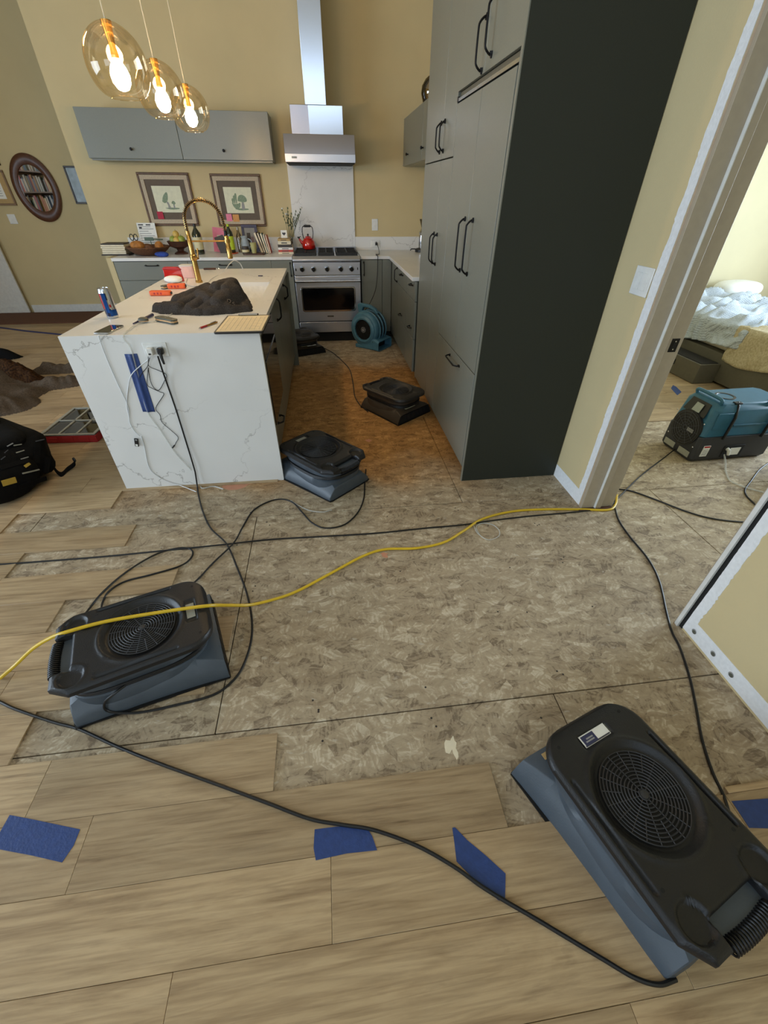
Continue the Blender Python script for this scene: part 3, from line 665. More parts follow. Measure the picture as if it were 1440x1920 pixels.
for a in ((x0-.012, x0, y0-.012, y1+.012), (x1, x1+.012, y0-.012, y1+.012), (x0, x1, y0-.012, y0), (x0, x1, y1, y1+.012)): sb.box(*a, .672, .886)
sk_ = sb.build('sink_basin', 'sink_white', t, smooth=False)
MB().lathe([(.045, .672), (.045, .676), (.03, .674)], 20, ((x0+x1)/2, (y0+y1)/2, 0)).build('drain', 'chrome', sk_)
FX0 = -.385
def ifront(nm, y0, y1, z0, z1, hs, mat='cabinet_green', x=FX0):
    p = I(x-.02, x, y0+.0015, y1-.0015, z0, z1).build(nm, mat, t, bevel=.0015)
    for hy, hz, hl, hax in hs: pull('handle', hl, p, (x-ox, hy-oy, hz), hax, (1, 0, 0), r=.0055, out=.036)
    return p
ap = I(-.42, -.375, 2.40, 2.98, .335, .872).build('microwave_drawer', 'black_plastic', t, bevel=.002)
I(-.377, -.366, 2.405, 2.975, .735, .868).build('control_strip', 'mirror_glass', ap, bevel=.002)
I(-.377, -.364, 2.405, 2.975, .345, .725).build('glass_front', 'mirror_glass', ap, bevel=.002)
I(-.366, -.3625, 2.405, 2.975, .728, .733).build('seam_trim', 'chrome', ap)
ifront('filler', 2.35, 2.40, .105, .882, []); ifront('drawer', 2.40, 2.98, .105, .328, [(2.66, .27, .15, 'y')])
ifront('door', 2.98, 3.52, .105, .882, [(3.40, .80, .17, 'z')]); ifront('door', 3.52, 4.06, .105, .882, []); ifront('door', 4.06, 4.60, .105, .882, [(4.2, .78, .13, 'z')])
# outlet on the waterfall panel
t = thing('wall_outlet', 'white double outlet on the island waterfall panel with plugs in it', 'outlet', (-.893, 2.318, .805))
B(-.058, .058, -.006, 0, 0, .07).build('cover_plate', 'white_plastic', t, bevel=.002)
B(-.035, .035, -.0085, -.005, .016, .054).build('socket_face', 'white_plastic', t, bevel=.001)
t = thing('phone_charger', 'white cube phone charger plugged into the island outlet', 'charger', (-.915, 2.31, .822))
B(-.015, .015, -.032, 0, -.002, .034).build('body', 'white_plastic', t, bevel=.004); B(-.005, .005, -.036, -.031, .004, .010).build('port', 'gap_dark', t)
t = thing('extension_plug', 'black plug in the right socket of the island outlet', 'plug', (-.866, 2.31, .828))
B(-.014, .014, -.03, 0, -.006, .026).build('body', 'rubber', t, bevel=.006); MB().tube([(0, -.024, 0), (.004, -.036, -.02), (.006, -.034, -.05)], [.009, .007, .005], 8).build('strain_relief', 'rubber', t)
# ---- faucet
t = thing('kitchen_faucet', 'brass spring-neck kitchen faucet rising from the island behind the sweatshirt', 'faucet', (-1.0, 3.86, .914))
MB().lathe([(.027, 0), (.027, .012), (.022, .016), (.020, .15), (.025, .155), (.025, .185), (.019, .19), (.017, .30), (.014, .305), (.014, .34)], 20).build('riser', 'brass', t)
MB().tube([(0, -.02, .17), (.03, -.045, .17), (.05, -.06, .172)], [.012, .011, .009], 10).build('valve', 'brass', t)
MB().tube([(.048, -.058, .172), (.06, -.065, .235)], [.005, .006], 8).build('lever', 'brass', t)
arc = [(0, 0, .33)]+[(.135-.135*math.cos(q), 0, .40+.125*math.sin(q)) for q in [PI*i/10 for i in range(11)]]+[(.272, 0, .34)]
arc = spline(arc, 8); MB().tube(arc, .007, 8).build('hose', 'black_metal', t)
# coil spring swept round the neck
co_ = []; L = 0; n_t = 46; tot = sum((arc[i+1]-arc[i]).length for i in range(len(arc)-1))
def along(s_):
    acc = 0
    for i in range(len(arc)-1):
        d = (arc[i+1]-arc[i]).length
        if acc+d >= s_ or i == len(arc)-2: q = (s_-acc)/d; return arc[i].lerp(arc[i+1], min(1, q)), (arc[i+1]-arc[i]).normalized()
        acc += d
for i in range(n_t*10+1):
    p, d = along(tot*i/(n_t*10)); nrm = Vector((0, 1, 0)); bn = d.cross(nrm); a = 2*PI*i/10; co_.append(p+(nrm*math.cos(a)+bn*math.sin(a))*.0125)
MB().tube(co_, .0024, 5).build('spring', 'brass', t)
MB().tube([(.272, 0, .345), (.274, 0, .31)], [.008, .014], 12).build('collar', 'black_metal', t)
MB().lathe([(.013, .31), (.017, .305), (.017, .24), (.020, .235), (.020, .165), (.015, .16)], 18, (.275, 0, 0)).build('spray_head', 'brass', t)
MB().tube([(.016, 0, .275), (.26, 0, .275)], .0055, 8).build('support_arm', 'brass', t)
MB().lathe([(.023, .265), (.023, .285)], 16, (.275, 0, 0)).build('dock_ring', 'brass', t)
# ---- pendants
def pendant(y, label, first=None):
    if first:
        o = copy_tree(first); o.location = (-.85, y, 1.82); o['label'] = label; return o
    t = thing('pendant_lamp', label, 'lamp', (-.85, y, 1.82), 0, 'amber glass pendants over the island')
    prof = [(.062, 0), (.085, .010), (.108, .035), (.122, .07), (.126, .105), (.121, .145), (.103, .182), (.076, .21), (.045, .228), (.020, .235)]
    prof = [tuple(p)[:2] for p in [(v.x, v.y) for v in spline([(a, b, 0) for a, b in prof], 3)]]
    MB().lathe(prof, 40, cap=False).build('glass_shade', 'amber_glass', t, ang=80)
    MB().lathe([(.062, 0), (.064, -.002), (.060, -.002), (.060, .002)], 40, cap=False).build('glass_rim', 'amber_glass', t)
    MB().lathe([(.021, .237), (.021, .232), (.017, .20), (.013, .16), (.016, .135), (.016, .125)], 18).build('socket', 'brass_lit', t)
    bl = MB().lathe([(.013, .130), (.018, .118), (.032, .098), (.040, .073), (.036, .048), (.022, .028), (.004, .022)], 22); bl.build('bulb', 'bulb_glow', t, ang=80)
    MB().tube([(0, 0, .236), (0, 0, CEIL-1.82)], .0028, 6).build('cord', 'book_cream', t)
    MB().lathe([(.055, CEIL-1.82-.025), (.06, CEIL-1.82-.02), (.06, CEIL-1.82)], 24).build('ceiling_rose', 'brass', t)
    return t
p1 = pendant(2.78, 'largest looking amber glass pendant lamp, nearest the camera')
pendant(3.42, 'middle amber glass pendant lamp of the row', p1); pendant(4.08, 'farthest amber glass pendant lamp, next to the hood', p1)

# ---------------------------------------------------------------- things on the walls
def picture(name, cx, cz, w_, h_, label, draw, mats, y=YB, wd=.022, depth=.02):
    t = thing(name, label, 'picture', (cx, y-.001, cz-h_/2)); hw = w_/2
    fr, mt, pr = mats; f = MB()
    for a in ((-hw, hw, 0, wd), (-hw, hw, h_-wd, h_), (-hw, -hw+wd, wd, h_-wd), (hw-wd, hw, wd, h_-wd)): f.box(a[0], a[1], -depth, 0, a[2], a[3])
    f.build('frame', fr, t, bevel=.004); return t, hw, h_
def mushroom_art(t, kind, hw, h_):
    # fillet, mat and print are flat sheets stacked in the frame
    f = MB()
    for a in ((-hw+.022, hw-.022, .022, .062), (-hw+.022, hw-.022, h_-.062, h_-.022), (-hw+.022, -hw+.062, .062, h_-.062), (hw-.062, hw-.022, .062, h_-.062)): f.box(a[0], a[1], -.016, 0, a[2], a[3])
    f.build('inner_frame', 'frame_beige', t, bevel=.002)
    B(-hw+.062, hw-.062, -.008, 0, .062, h_-.062).build('mat_board', 'mat_brown', t)
    B(-.155, .155, -.010, -.008, h_/2-.115, h_/2+.125).build('print', 'print_cream', t)
    z0 = h_/2
    def shape(pts, y, mat): MB().prism([(p.x, p.y) for p in spline([(a_, z0+b_, 0) for a_, b_ in pts], 3)[:-1]], y, -.010, 'y').build('mushroom_print', mat, t, smooth=False)
    if kind == 0:
        shape([(-.075, -.015), (-.055, .03), (-.015, .068), (0, .06), (-.005, .02), (-.02, -.012), (-.05, -.03), (-.075, -.015)], -.0112, 'print_green')
        shape([(-.035, -.015), (-.012, -.02), (.0, -.055), (.008, -.075), (-.022, -.075), (-.022, -.05), (-.035, -.015)], -.0110, 'ink_grey')
        shape([(.02, -.03), (.035, -.01), (.055, -.012), (.065, -.032), (.045, -.042), (.02, -.03)], -.0112, 'print_green'); shape([(.036, -.038), (.05, -.038), (.05, -.075), (.036, -.075), (.036, -.038)], -.0110, 'ink_grey')
    else:
        shape([(-.015, .0), (.0, .042), (.04, .056), (.08, .035), (.09, .0), (.06, -.012), (.02, -.010), (-.015, .0)], -.0112, 'print_green'); shape([(.03, -.01), (.05, -.01), (.056, -.06), (.05, -.08), (.025, -.08), (.022, -.05), (.03, -.01)], -.0110, 'ink_grey')
        shape([(-.085, -.015), (-.06, -.03), (-.02, -.028), (.01, -.018), (.005, -.055), (-.03, -.078), (-.065, -.06), (-.085, -.015)], -.0113, 'print_green')
        for cx_, hz in ((-.07, .02), (-.05, .045), (-.03, .065)): shape([(cx_-.012, hz-.01), (cx_, hz+.006), (cx_+.012, hz-.01), (cx_+.004, -.03), (cx_-.004, -.03), (cx_-.012, hz-.01)], -.0111, 'print_green')
    shape([(-.06, -.075), (0, -.07), (.09, -.073), (.085, -.084), (0, -.088), (-.06, -.075)], -.0109, 'print_green')
t, hw, h_ = picture('framed_picture', -1.71, 1.41, .55, .485, 'left mushroom print in a brown frame with one red note tucked in', None, ('gilt_frame', None, None)); mushroom_art(t, 0, hw, h_)
B(-.165, -.10, -.018, -.0165, .065, .135).build('sticky_note', 'post_red', t)
t, hw, h_ = picture('framed_picture', -.935, 1.405, .55, .485, 'right mushroom print in a brown frame with pink and orange notes', None, ('gilt_frame', None, None)); mushroom_art(t, 1, hw, h_)
B(-.175, -.11, -.018, -.0165, .05, .12).build('sticky_note', 'post_pink', t); B(-.10, -.03, -.018, -.0165, .045, .115).build('sticky_note', 'post_orange', t)
# far wall: oval mirror reflecting books is drawn by a shelf niche of its own
def ell(rx, rz, n=48): return [(rx*math.cos(2*PI*i/n), rz*math.sin(2*PI*i/n)) for i in range(n)]
t = thing('oval_mirror', 'oval dark wood mirror on the far wall reflecting bookshelves', 'mirror', (-3.735, 7.488, 1.14))
mb = MB(); zc = .365; n_ = 56
prof = [(1, 0), (1, -.02), (.93, -.034), (.80, -.036), (.70, -.024), (.68, -.012)]
for f, y in prof:
    for x, z in ell(.272 if True else 0, .362, n_): mb.v.append(Vector((x*f, y, zc+z*f)))
for i in range(len(prof)-1):
    for k in range(n_): mb.f.append([i*n_+k, i*n_+(k+1) % n_, (i+1)*n_+(k+1) % n_, (i+1)*n_+k])
mb.build('frame', 'wood_mirror', t)
MB().prism([(x*.72, zc+z*.72) for x, z in ell(.272, .362, n_)], -.012, -.004, 'y').build('mirror_glass', 'mirror_silver', t)
t, hw, h_ = picture('framed_picture', -3.06, 1.545, .49, .40, 'pale blue picture in a thin black frame, half hidden by the kitchen wall', None, ('dark_frame', 0, 0), y=7.49, wd=.02)
B(-hw+.02, hw-.02, -.01, 0, .02, h_-.02).build('print', 'print_blue', t)
t, hw, h_ = picture('framed_picture', -4.27, 1.51, .42, .37, 'pale document in a wooden frame, cut by the left edge of the photo', None, ('shelf_wood', 0, 0), y=7.49, wd=.022)
B(-hw+.02, hw-.02, -.008, 0, .02, h_-.02).build('mat_board', 'book_tan', t); dc = B(-.12, .12, -.010, -.008, .07, .30).build('document', 'paper', t)
for i in range(7): B(-.09, .09, -.0106, -.010, .10+.025*i, .106+.025*i).build('text_line', 'ink_grey', dc)
t, hw, h_ = picture('framed_picture', -4.22, 1.86, .34, .24, 'small dark framed picture above the wooden one at the left edge', None, ('dark_frame', 0, 0), y=7.49, wd=.02); B(-hw+.02, hw-.02, -.008, 0, .02, h_-.02).build('print', 'paper', t)
def plate(name, label, loc, w_, h_, kind, rz=0, dark=False):
    t = thing(name, label, 'switch' if 'switch' in name else 'outlet', loc, rz)
    B(-w_/2, w_/2, -.006, 0, 0, h_).build('cover_plate', 'white_plastic', t, bevel=.003)
    n = max(1, round(w_/.07)) if kind == 'rocker' else 1
    for i in range(n):
        cx = (i-(n-1)/2)*.046
        p = B(cx-.017, cx+.017, -.0085, -.006, h_/2-.034, h_/2+.034).build('rocker' if kind == 'rocker' else 'socket_face', 'white_plastic', t, bevel=.001)
        if kind != 'rocker':
            for s_ in (-1, 1):
                for q in (-.005, .005): B(q-.001, q+.001, -.009, -.0083, h_/2+s_*.017-.003, h_/2+s_*.017+.004).build('slot', 'gap_dark', p)
    return t
plate('light_switch', 'white double light switch on the beige wall beside the doorway', (XW-.0005, 1.955, 1.117), .125, .115, 'rocker', -PI/2)
plate('light_switch', 'white light switch on the back wall right of the range', (.645, YB, 1.118), .075, .118, 'rocker')
plate('light_switch', 'white light switch on the far wall under the oval mirror', (-4.20, 7.49, 1.12), .10, .11, 'rocker')
o = plate('wall_outlet', 'white outlet in the low upstand right of the range with a black plug', (.648, YB-.018, .945), .115, .075, 'socket')
# ================================================================ DRYING EQUIPMENT
def sstep(a, b, x): q = max(0, min(1, (x-a)/(b-a))); return q*q*(3-2*q)
def air_mover(label, loc, head, body='grey_plastic', lidm='lid_plastic', sc_=1.0, wrap=True, tmpl={}):
    key = (body, lidm, wrap)
    if key in tmpl:
        o = copy_tree(tmpl[key]); o.location = loc; o.rotation_euler = (0, 0, head); o.scale = (sc_,)*3; o['label'] = label; return o
    t = thing('air_mover', label, 'air mover', loc, head, 'low carpet drying fans'); t.scale = (sc_,)*3; tmpl[key] = t
    # base shell, flaring into the snout
    st = [(-.252, .150, .055, .030), (-.245, .168, .078, .045), (-.20, .172, .10, .06), (-.05, .178, .115, .06), (.08, .188, .112, .06), (.17, .198, .105, .05), (.225, .206, .096, .036), (.262, .212, .082, .028)]
    mb = MB(); n = 10
    for x, w_, h, ins in st:
        for y, z in ((-w_, .004), (-w_, .022), (-w_+ins*.35, h*.55), (-w_+ins, h*.93), (-w_+ins*1.7, h), (w_-ins*1.7, h), (w_-ins, h*.93), (w_-ins*.35, h*.55), (w_, .022), (w_, .004)): mb.v.append(Vector((x, y, z)))
    for i in range(len(st)-1):
        for k in range(n): mb.f.append([i*n+k, i*n+(k+1) % n, (i+1)*n+(k+1) % n, (i+1)*n+k])
    mb.f.append(list(range(n))); 
    base = mb.build('base', body, t, bevel=.003)
    x, w_, h, ins = st[-1]
    MB().prism([(y, z) for y, z in ((-w_+.010, .008), (-w_+.010, .022), (-w_+ins*.35+.010, h*.55-.004), (-w_+ins+.003, h*.93-.008), (-w_+ins*1.7, h-.010), (w_-ins*1.7, h-.010), (w_-ins-.003, h*.93-.008), (w_-ins*.35-.010, h*.55-.004), (w_-.010, .022), (w_-.010, .008))], x-.010, x-.003, 'x').build('outlet', 'gap_dark', base)
    g = MB()
    for yy in [-.15+.05*i for i in range(7)]: g.box(x-.006, x-.001, yy-.0015, yy+.0015, .010, h-.012)
    go = g.build('outlet_guard', 'rubber', base); go['kind'] = 'stuff'
    MB().prism([(-.256, -.152), (-.25, -.172), (.262, -.214), (.266, -.208), (.266, .208), (.262, .214), (-.25, .172), (-.256, .152)], 0, .007).build('foot_rim', 'rubber', base)
    # round scroll housing between base and lid
    def sup(a, b, e, n=44): return [(a*math.copysign(abs(math.cos(q))**(2/e), math.cos(q)), b*math.copysign(abs(math.sin(q))**(2/e), math.sin(q))) for q in [2*PI*i/n for i in range(n)]]
    hm = MB(); o1 = sup(.218, .152, 3.4); o2 = sup(.208, .143, 3.0); lv = [(o1, .05), (o1, .10), (o2, .108), (o2, .128), (o1, .136), (o1, .172)]
    for o_, z in lv:
        for p in o_: hm.v.append(Vector((p[0]-.005, p[1], z)))
    N = len(o1)
    for i in range(len(lv)-1):
        for k in range(N): hm.f.append([i*N+k, i*N+(k+1) % N, (i+1)*N+(k+1) % N, (i+1)*N+k])
    hm.f.append(list(range(N))[::-1]); hm.f.append([(len(lv)-1)*N+k for k in range(N)]); hs = hm.build('housing', body, t, ang=50)
    if wrap:
        lp = [(p[0]*1.13-.005, p[1]*1.13, .118+.006*math.sin(3*i*2*PI/N)) for i, p in enumerate(o2)]
        MB().tube(lp, .0065, 8, True).build('cord_wrap', 'rubber', t); MB().tube([(a*1.02, b*1.02, c+.012) for a, b, c in lp], .0055, 8, True).build('cord_wrap', 'rubber', t)
    # lid: height field with intake bowl, two cup holders, side grooves and label recess
    def hw(x):
        a = .163
        if x > .155: q = (x-.155)/.085; a -= .085*(1-math.sqrt(max(0, 1-q*q)))
        if x < -.185: a -= (-.185-x)*.75
        return a
    def x0f(v): return -.238+.052*(1-sstep(.44, .62, abs(v)))
    def H(x, y):
        r = math.hypot(x-.025, y); z = .200
        z += .004*math.exp(-((r-.133)/.006)**2)
        if r < .131: z -= .014*(1-sstep(.108, .131, r))
        for s_ in (-1, 1):
            c_ = math.hypot(x+.178, y-s_*.108); z += .0025*math.exp(-((c_-.041)/.004)**2)
            z -= .009*(1-sstep(.030, .037, c_))
            if -.12 < x < .13: z -= .006*math.exp(-((abs(y)-.142)/.004)**2)*sstep(-.12, -.11, x)*(1-sstep(.12, .13, x))
        if abs(y) < .055: z -= .006*sstep(.163, .168, x)*(1-sstep(.196, .201, x))*(1-sstep(.049, .055, abs(y)))
        z -= .010*sstep(.205, .24, x)*.6
        return z
    NX, NY = 110, 84; lm = MB()
    def fn(u, v):
        v2 = 2*v-1; x = x0f(v2)+(.240-x0f(v2))*u; y = v2*hw(x); e = min(u*.44, (1-u)*.47, (1-abs(v2))*.16)
        return (x, y, H(x, y)-.009*(1-sstep(0, .010, e)))
    lm.grid(NX, NY, fn); W = NX+1
    ring = [i for i in range(W)]+[j_*W+NX for j_ in range(1, NY+1)]+[NY*W+i for i in range(NX-1, -1, -1)]+[j_*W for j_ in range(NY-1, 0, -1)]
    k0 = len(lm.v)
    for i in ring: p = lm.v[i]; lm.v.append(Vector((p.x*1.004, p.y*1.004, .176)))
    k1 = len(lm.v)
    for i in ring: p = lm.v[i]; lm.v.append(Vector((p.x*.96, p.y*.95, .168)))
    R = len(ring)
    for a in range(R):
        b = (a+1) % R; lm.f.append([ring[a], ring[b], k0+b, k0+a]); lm.f.append([k0+a, k0+b, k1+b, k1+a])
    lm.f.append([k1+a for a in range(R)])
    lid = lm.build('lid', lidm, t, ang=50)
    MB().lathe([(.1045, .1865), (.1045, .1895)], 40, (.025, 0, 0)).build('intake', 'gap_dark', lid)
    g = MB(); 
    for i in range(12):
        r = .012+.0083*i; pts = [(.025+r*math.cos(2*PI*k/44), r*math.sin(2*PI*k/44), .1925+.0022*(1-(i/12)**2)) for k in range(44)]; g.tube(pts, .0016, 4, True)
    for k in range(20):
        a = 2*PI*k/20+.1; r0 = .008 if k % 2 == 0 else .056
        g.tube([(.025+r0*math.cos(a), r0*math.sin(a), .1945), (.025+.1035*math.cos(a), .1035*math.sin(a), .1925)], .0014, 4)
    g.lathe([(.010, .192), (.010, .1965), (.004, .198)], 14, (.025, 0, 0)); g.build('grille', 'grille_grey', lid, smooth=False)
    for x, y in ((.20, .115), (.20, -.115), (-.115, .125), (-.115, -.125), (-.215, .1), (-.215, -.1)): MB().lathe([(.0045, .1955), (.0045, .2008)], 10, (x, y, 0)).build('bolt', 'gap_dark', lid)
    # rear carry handle with ribbed grip and coiled cord
    hp = MB().tube(spline([(-.190, -.108, .160), (-.222, -.090, .168), (-.236, -.045, .170), (-.238, 0, .170), (-.236, .045, .170), (-.222, .090, .168), (-.190, .108, .160)], 4), .011, 10)
    hd = hp.build('handle', 'rubber', t)
    g = MB()
    for i in range(17): g.tube([(-.238+.004*((i-8)/8)**2+.0155*math.cos(q), -.064+.008*i, .170+.0155*math.sin(q)) for q in [2*PI*k/12 for k in range(12)]], .0028, 5, True)
    g.build('grip_ribs', 'rubber', hd)
    MB().prism([(-.20, -.06), (-.155, -.06), (-.155, .06), (-.20, .06)], .05, .150).build('motor_cover', 'rubber', t, bevel=.01)
    for o in (lid, hs, hd): o.scale = (1.08, 1.08, 1.03)
    return t
m1 = air_mover('large black and grey low air mover at the lower right corner of the photo', (.765, .300, .0), math.atan2(.948, -.318), wrap=False)
# label plate and stickers of the nearest machine
lb = B(.180, .213, -.050, .050, .2012, .2030).build('label', 'paper', m1); B(.183, .210, -.002, .046, .2030, .2034).build('label_panel', 'navy', lb)
[B(.190+.007*q, .194+.007*q, .006, .038-.006*q, .2034, .2036).build('faded_print', 'ink_grey', lb) for q in range(2)]; B(.184, .209, -.078, -.052, .2012, .2022).build('carry_slot', 'olive_grey', m1); MB().tube(spline([(-.236, -.10, .155), (-.262, -.105, .13), (-.28, -.12, .10), (-.30, -.15, .04), (-.34, -.20, .012)], 4), .0045, 8).build('cord_end', 'rubber', m1); B(.181, .185, -.048, .048, .2030, .2033).build('label_stripe', 'ink', lb)
B(.228, .246, .02, .13, .0985, .1005).build('label_strip', 'book_tan', m1)
m2 = air_mover('black low air mover on the planks at left with a yellow cord lying over it', (-.79, 1.04, .006), math.atan2(.34, .94))
lb = B(.180, .210, -.036, .036, .2012, .2030).build('label', 'reflective', m2)
B(.175, .245, -.03, .085, .1035, .1085).build('sticker', 'paper', m2, rz=0); s_ = m2.children[-1]
st_ = [((.012 if i % 2 == 0 else .028)*math.cos(PI*i/5)+.226, (.012 if i % 2 == 0 else .028)*math.sin(PI*i/5)+.045) for i in range(10)]
MB().prism(st_, .1086, .1091).build('emblem', 'ink', m2)
m3 = air_mover('black and grey low air mover touching the island corner', (-.105, 2.335, 0), math.atan2(.75, -.66), sc_=1.0)
B(-.165, -.09, -.1565, -.1535, .142, .168).build('rating_label', 'label_cream', m3); B(-.085, -.07, -.1565, -.1535, .142, .168).build('rating_label', 'ink', m3)
m4 = air_mover('brown looking low air mover by the pantry drawers, snout towards the fridge panel', (.498, 3.335, 0), math.atan2(-.785, .62), 'warm_lit_plastic', 'warm_lit_lid', .95)
B(.205, .235, -.09, .03, .1035, .1045).build('label', 'label_cream', m4)
m5 = air_mover('dark low air mover half hidden behind the far end of the island', (-.335, 5.17, 0), math.atan2(-.92, .39), 'warm_lit_plastic', 'warm_lit_lid', .92)
B(.20, .25, -.02, .10, .1035, .1060).build('sticker', 'paper', m5); MB().prism([(.226+.018*math.cos(2*PI*i/8)*(1 if i % 2 else .7), .04+.026*math.sin(2*PI*i/8)*(1 if i % 2 else .7)) for i in range(8)], .1061, .1066).build('emblem', 'ink', m5)
m6 = air_mover('dark air mover in the bedroom cut by the right edge of the photo', (3.02, 1.80, 0), math.atan2(-.6, -.8), 'warm_lit_plastic', 'warm_lit_lid', 1.0)

# ---- round blower beside the range
fw = Vector((.78, -.63, 0)).normalized(); t = thing('carpet_blower', 'round blue carpet blower standing in front of the range', 'blower', (.50, 5.21, 0), math.atan2(fw.y, fw.x))
# local: x = blowing direction, y = drum axis (intake on -y side), z up
def scroll(rs, a0, a1, y0, y1, cx, cz, mb, n=30):
    k = len(mb.v)
    for i in range(n+1):
        a = a0+(a1-a0)*i/n; r = rs(i/n)
        for y, q in ((y0, .86), (y0+.012, .96), (y0+.035, 1), (y1-.035, 1), (y1-.012, .96), (y1, .86)): mb.v.append(Vector((cx+r*q*math.cos(a), y, cz+r*q*math.sin(a))))
    for i in range(n):
        for j_ in range(5): b = k+i*6+j_; mb.f.append([b, b+1, b+7, b+6])
    for yy, off in ((y0, 0), (y1, 5)):
        c_ = len(mb.v); mb.v.append(Vector((cx, yy, cz)))
        for i in range(n): mb.f.append([k+i*6+off, k+(i+1)*6+off, c_])
R0 = .175; mb = MB(); scroll(lambda q: R0+.025*q, -PI/2, PI*1.5, -.125, .125, -.03, .215, mb); dr = mb.build('drum', 'blower_blue', t, ang=60)
for yy in (-.062, .0, .062): MB().tube([(-.03+(R0+.019)*math.cos(a), yy, .215+(R0+.014)*math.sin(a)) for a in [PI*(-.15+1.3*i/30) for i in range(31)]], .008, 6).build('rib', 'blower_blue', dr)
for yy in (-.031, .031): MB().tube([(-.03+(R0+.013)*math.cos(a), yy, .215+(R0+.009)*math.sin(a)) for a in [PI*(-.1+1.2*i/30) for i in range(31)]], .007, 6).build('groove', 'gap_dark', dr)
sn = MB(); ss = [(-.06, .125, .0, .17), (.06, .128, 0, .15), (.13, .138, 0, .128), (.19, .152, 0, .112)]
for x, w_, z0, z1 in ss: sn.v += [Vector((x, -w_, z0+.012)), Vector((x, -w_+.02, z0)), Vector((x, w_-.02, z0)), Vector((x, w_, z0+.012)), Vector((x, w_, z1-.02)), Vector((x, w_-.02, z1)), Vector((x, -w_+.02, z1)), Vector((x, -w_, z1-.02))]
for i in range(3):
    for k in range(8): sn.f.append([i*8+k, i*8+(k+1) % 8, (i+1)*8+(k+1) % 8, (i+1)*8+k])
# open mouth: inner walls
x, w_, z0, z1 = ss[-1]; kk = len(sn.v)
for x, q, in ((.19, .010), (.10, .014)): w2 = w_-q; sn.v += [Vector((x, -w2, z0+q+.006)), Vector((x, -w2+.016, z0+q)), Vector((x, w2-.016, z0+q)), Vector((x, w2, z0+q+.006)), Vector((x, w2, z1-q-.012)), Vector((x, w2-.016, z1-q)), Vector((x, -w2+.016, z1-q)), Vector((x, -w2, z1-q-.012))]
for k in range(8): sn.f.append([24+k, 24+(k+1) % 8, kk+(k+1) % 8, kk+k]); sn.f.append([kk+k, kk+(k+1) % 8, kk+8+(k+1) % 8, kk+8+k])
sn.build('snout', 'blower_blue', t, ang=40); B(.098, .102, -.135, .135, .012, .10).build('mouth_screen', 'gap_dark', t)
MB().lathe([(.150, -.122), (.152, -.135), (.128, -.150), (.112, -.146), (.108, -.13)], 40, (-.03, 0, .215), 'y', cap=False).build('intake_ring', 'blower_blue', t)
MB().lathe([(.110, -.126), (.110, -.129)], 32, (-.03, 0, .215), 'y').build('intake_shade', 'gap_dark', t)
g = MB()
for i in range(7): g.tube([(-.03+(.02+.014*i)*math.cos(q), -.140, .215+(.02+.014*i)*math.sin(q)) for q in [2*PI*k/30 for k in range(30)]], .0016, 4, True)
for k in range(10): a = 2*PI*k/10; g.tube([(-.03+.012*math.cos(a), -.140, .215+.012*math.sin(a)), (-.03+.11*math.cos(a), -.140, .215+.11*math.sin(a))], .002, 4)
g.build('intake_grille', 'black_metal', t, smooth=False); MB().lathe([(.034, -.128), (.030, -.138)], 18, (-.03, 0, .215), 'y').build('motor_hub', 'ink_grey', t)
MB().prism([(-.17, .36), (-.185, .45), (-.165, .468), (-.02, .462), (.06, .43), (.10, .385), (.075, .375), (.03, .41), (-.03, .432), (-.10, .432), (-.12, .40), (-.11, .36)], -.022, .022, 'y').build('handle', 'blower_blue', t, bevel=.008)
B(-.16, .10, -.12, .12, 0, .04).build('foot', 'blower_blue', t, bevel=.006)

# ---- dehumidifier in the bedroom
t = thing('dehumidifier', 'blue and black portable dehumidifier standing in the bedroom', 'dehumidifier', (2.43, 2.215, 0), .03)
# local: x length away (0..0.62), y depth (0..0.31), z up
DL, DD, DH = .60, .31, .415
lo = [(-.005, .085), (.0, .14), (.012, .215)]
def ring4(x0, x1, y0, y1, z, c_): return [Vector((x0+c_, y0, z)), Vector((x1-c_, y0, z)), Vector((x1, y0+c_, z)), Vector((x1, y1-c_, z)), Vector((x1-c_, y1, z)), Vector((x0+c_, y1, z)), Vector((x0, y1-c_, z)), Vector((x0, y0+c_, z))]
def stack(levels):
    mb = MB()
    for lv_ in levels: mb.v += ring4(*lv_)
    for i in range(len(levels)-1):
        for k in range(8): mb.f.append([i*8+k, i*8+(k+1) % 8, (i+1)*8+(k+1) % 8, (i+1)*8+k])
    mb.f.append(list(range(8))[::-1]); mb.f.append([8*(len(levels)-1)+k for k in range(8)]); return mb
stack([(.02, DL-.02, .02, DD-.02, 0, .012), (0, DL, 0, DD, .03, .02), (0, DL, 0, DD, .185, .02), (.004, DL-.004, .004, DD-.004, .19, .02)]).build('lower_shell', 'dehum_black', t, bevel=.006)
stack([(.004, DL-.004, .004, DD-.004, .19, .02), (.006, DL-.006, .006, DD-.006, .20, .02), (.03, DL-.02, .012, DD-.012, .37, .03), (.07, DL-.05, .035, DD-.035, DH, .03)]).build('upper_shell', 'dehum_blue', t, bevel=.008)
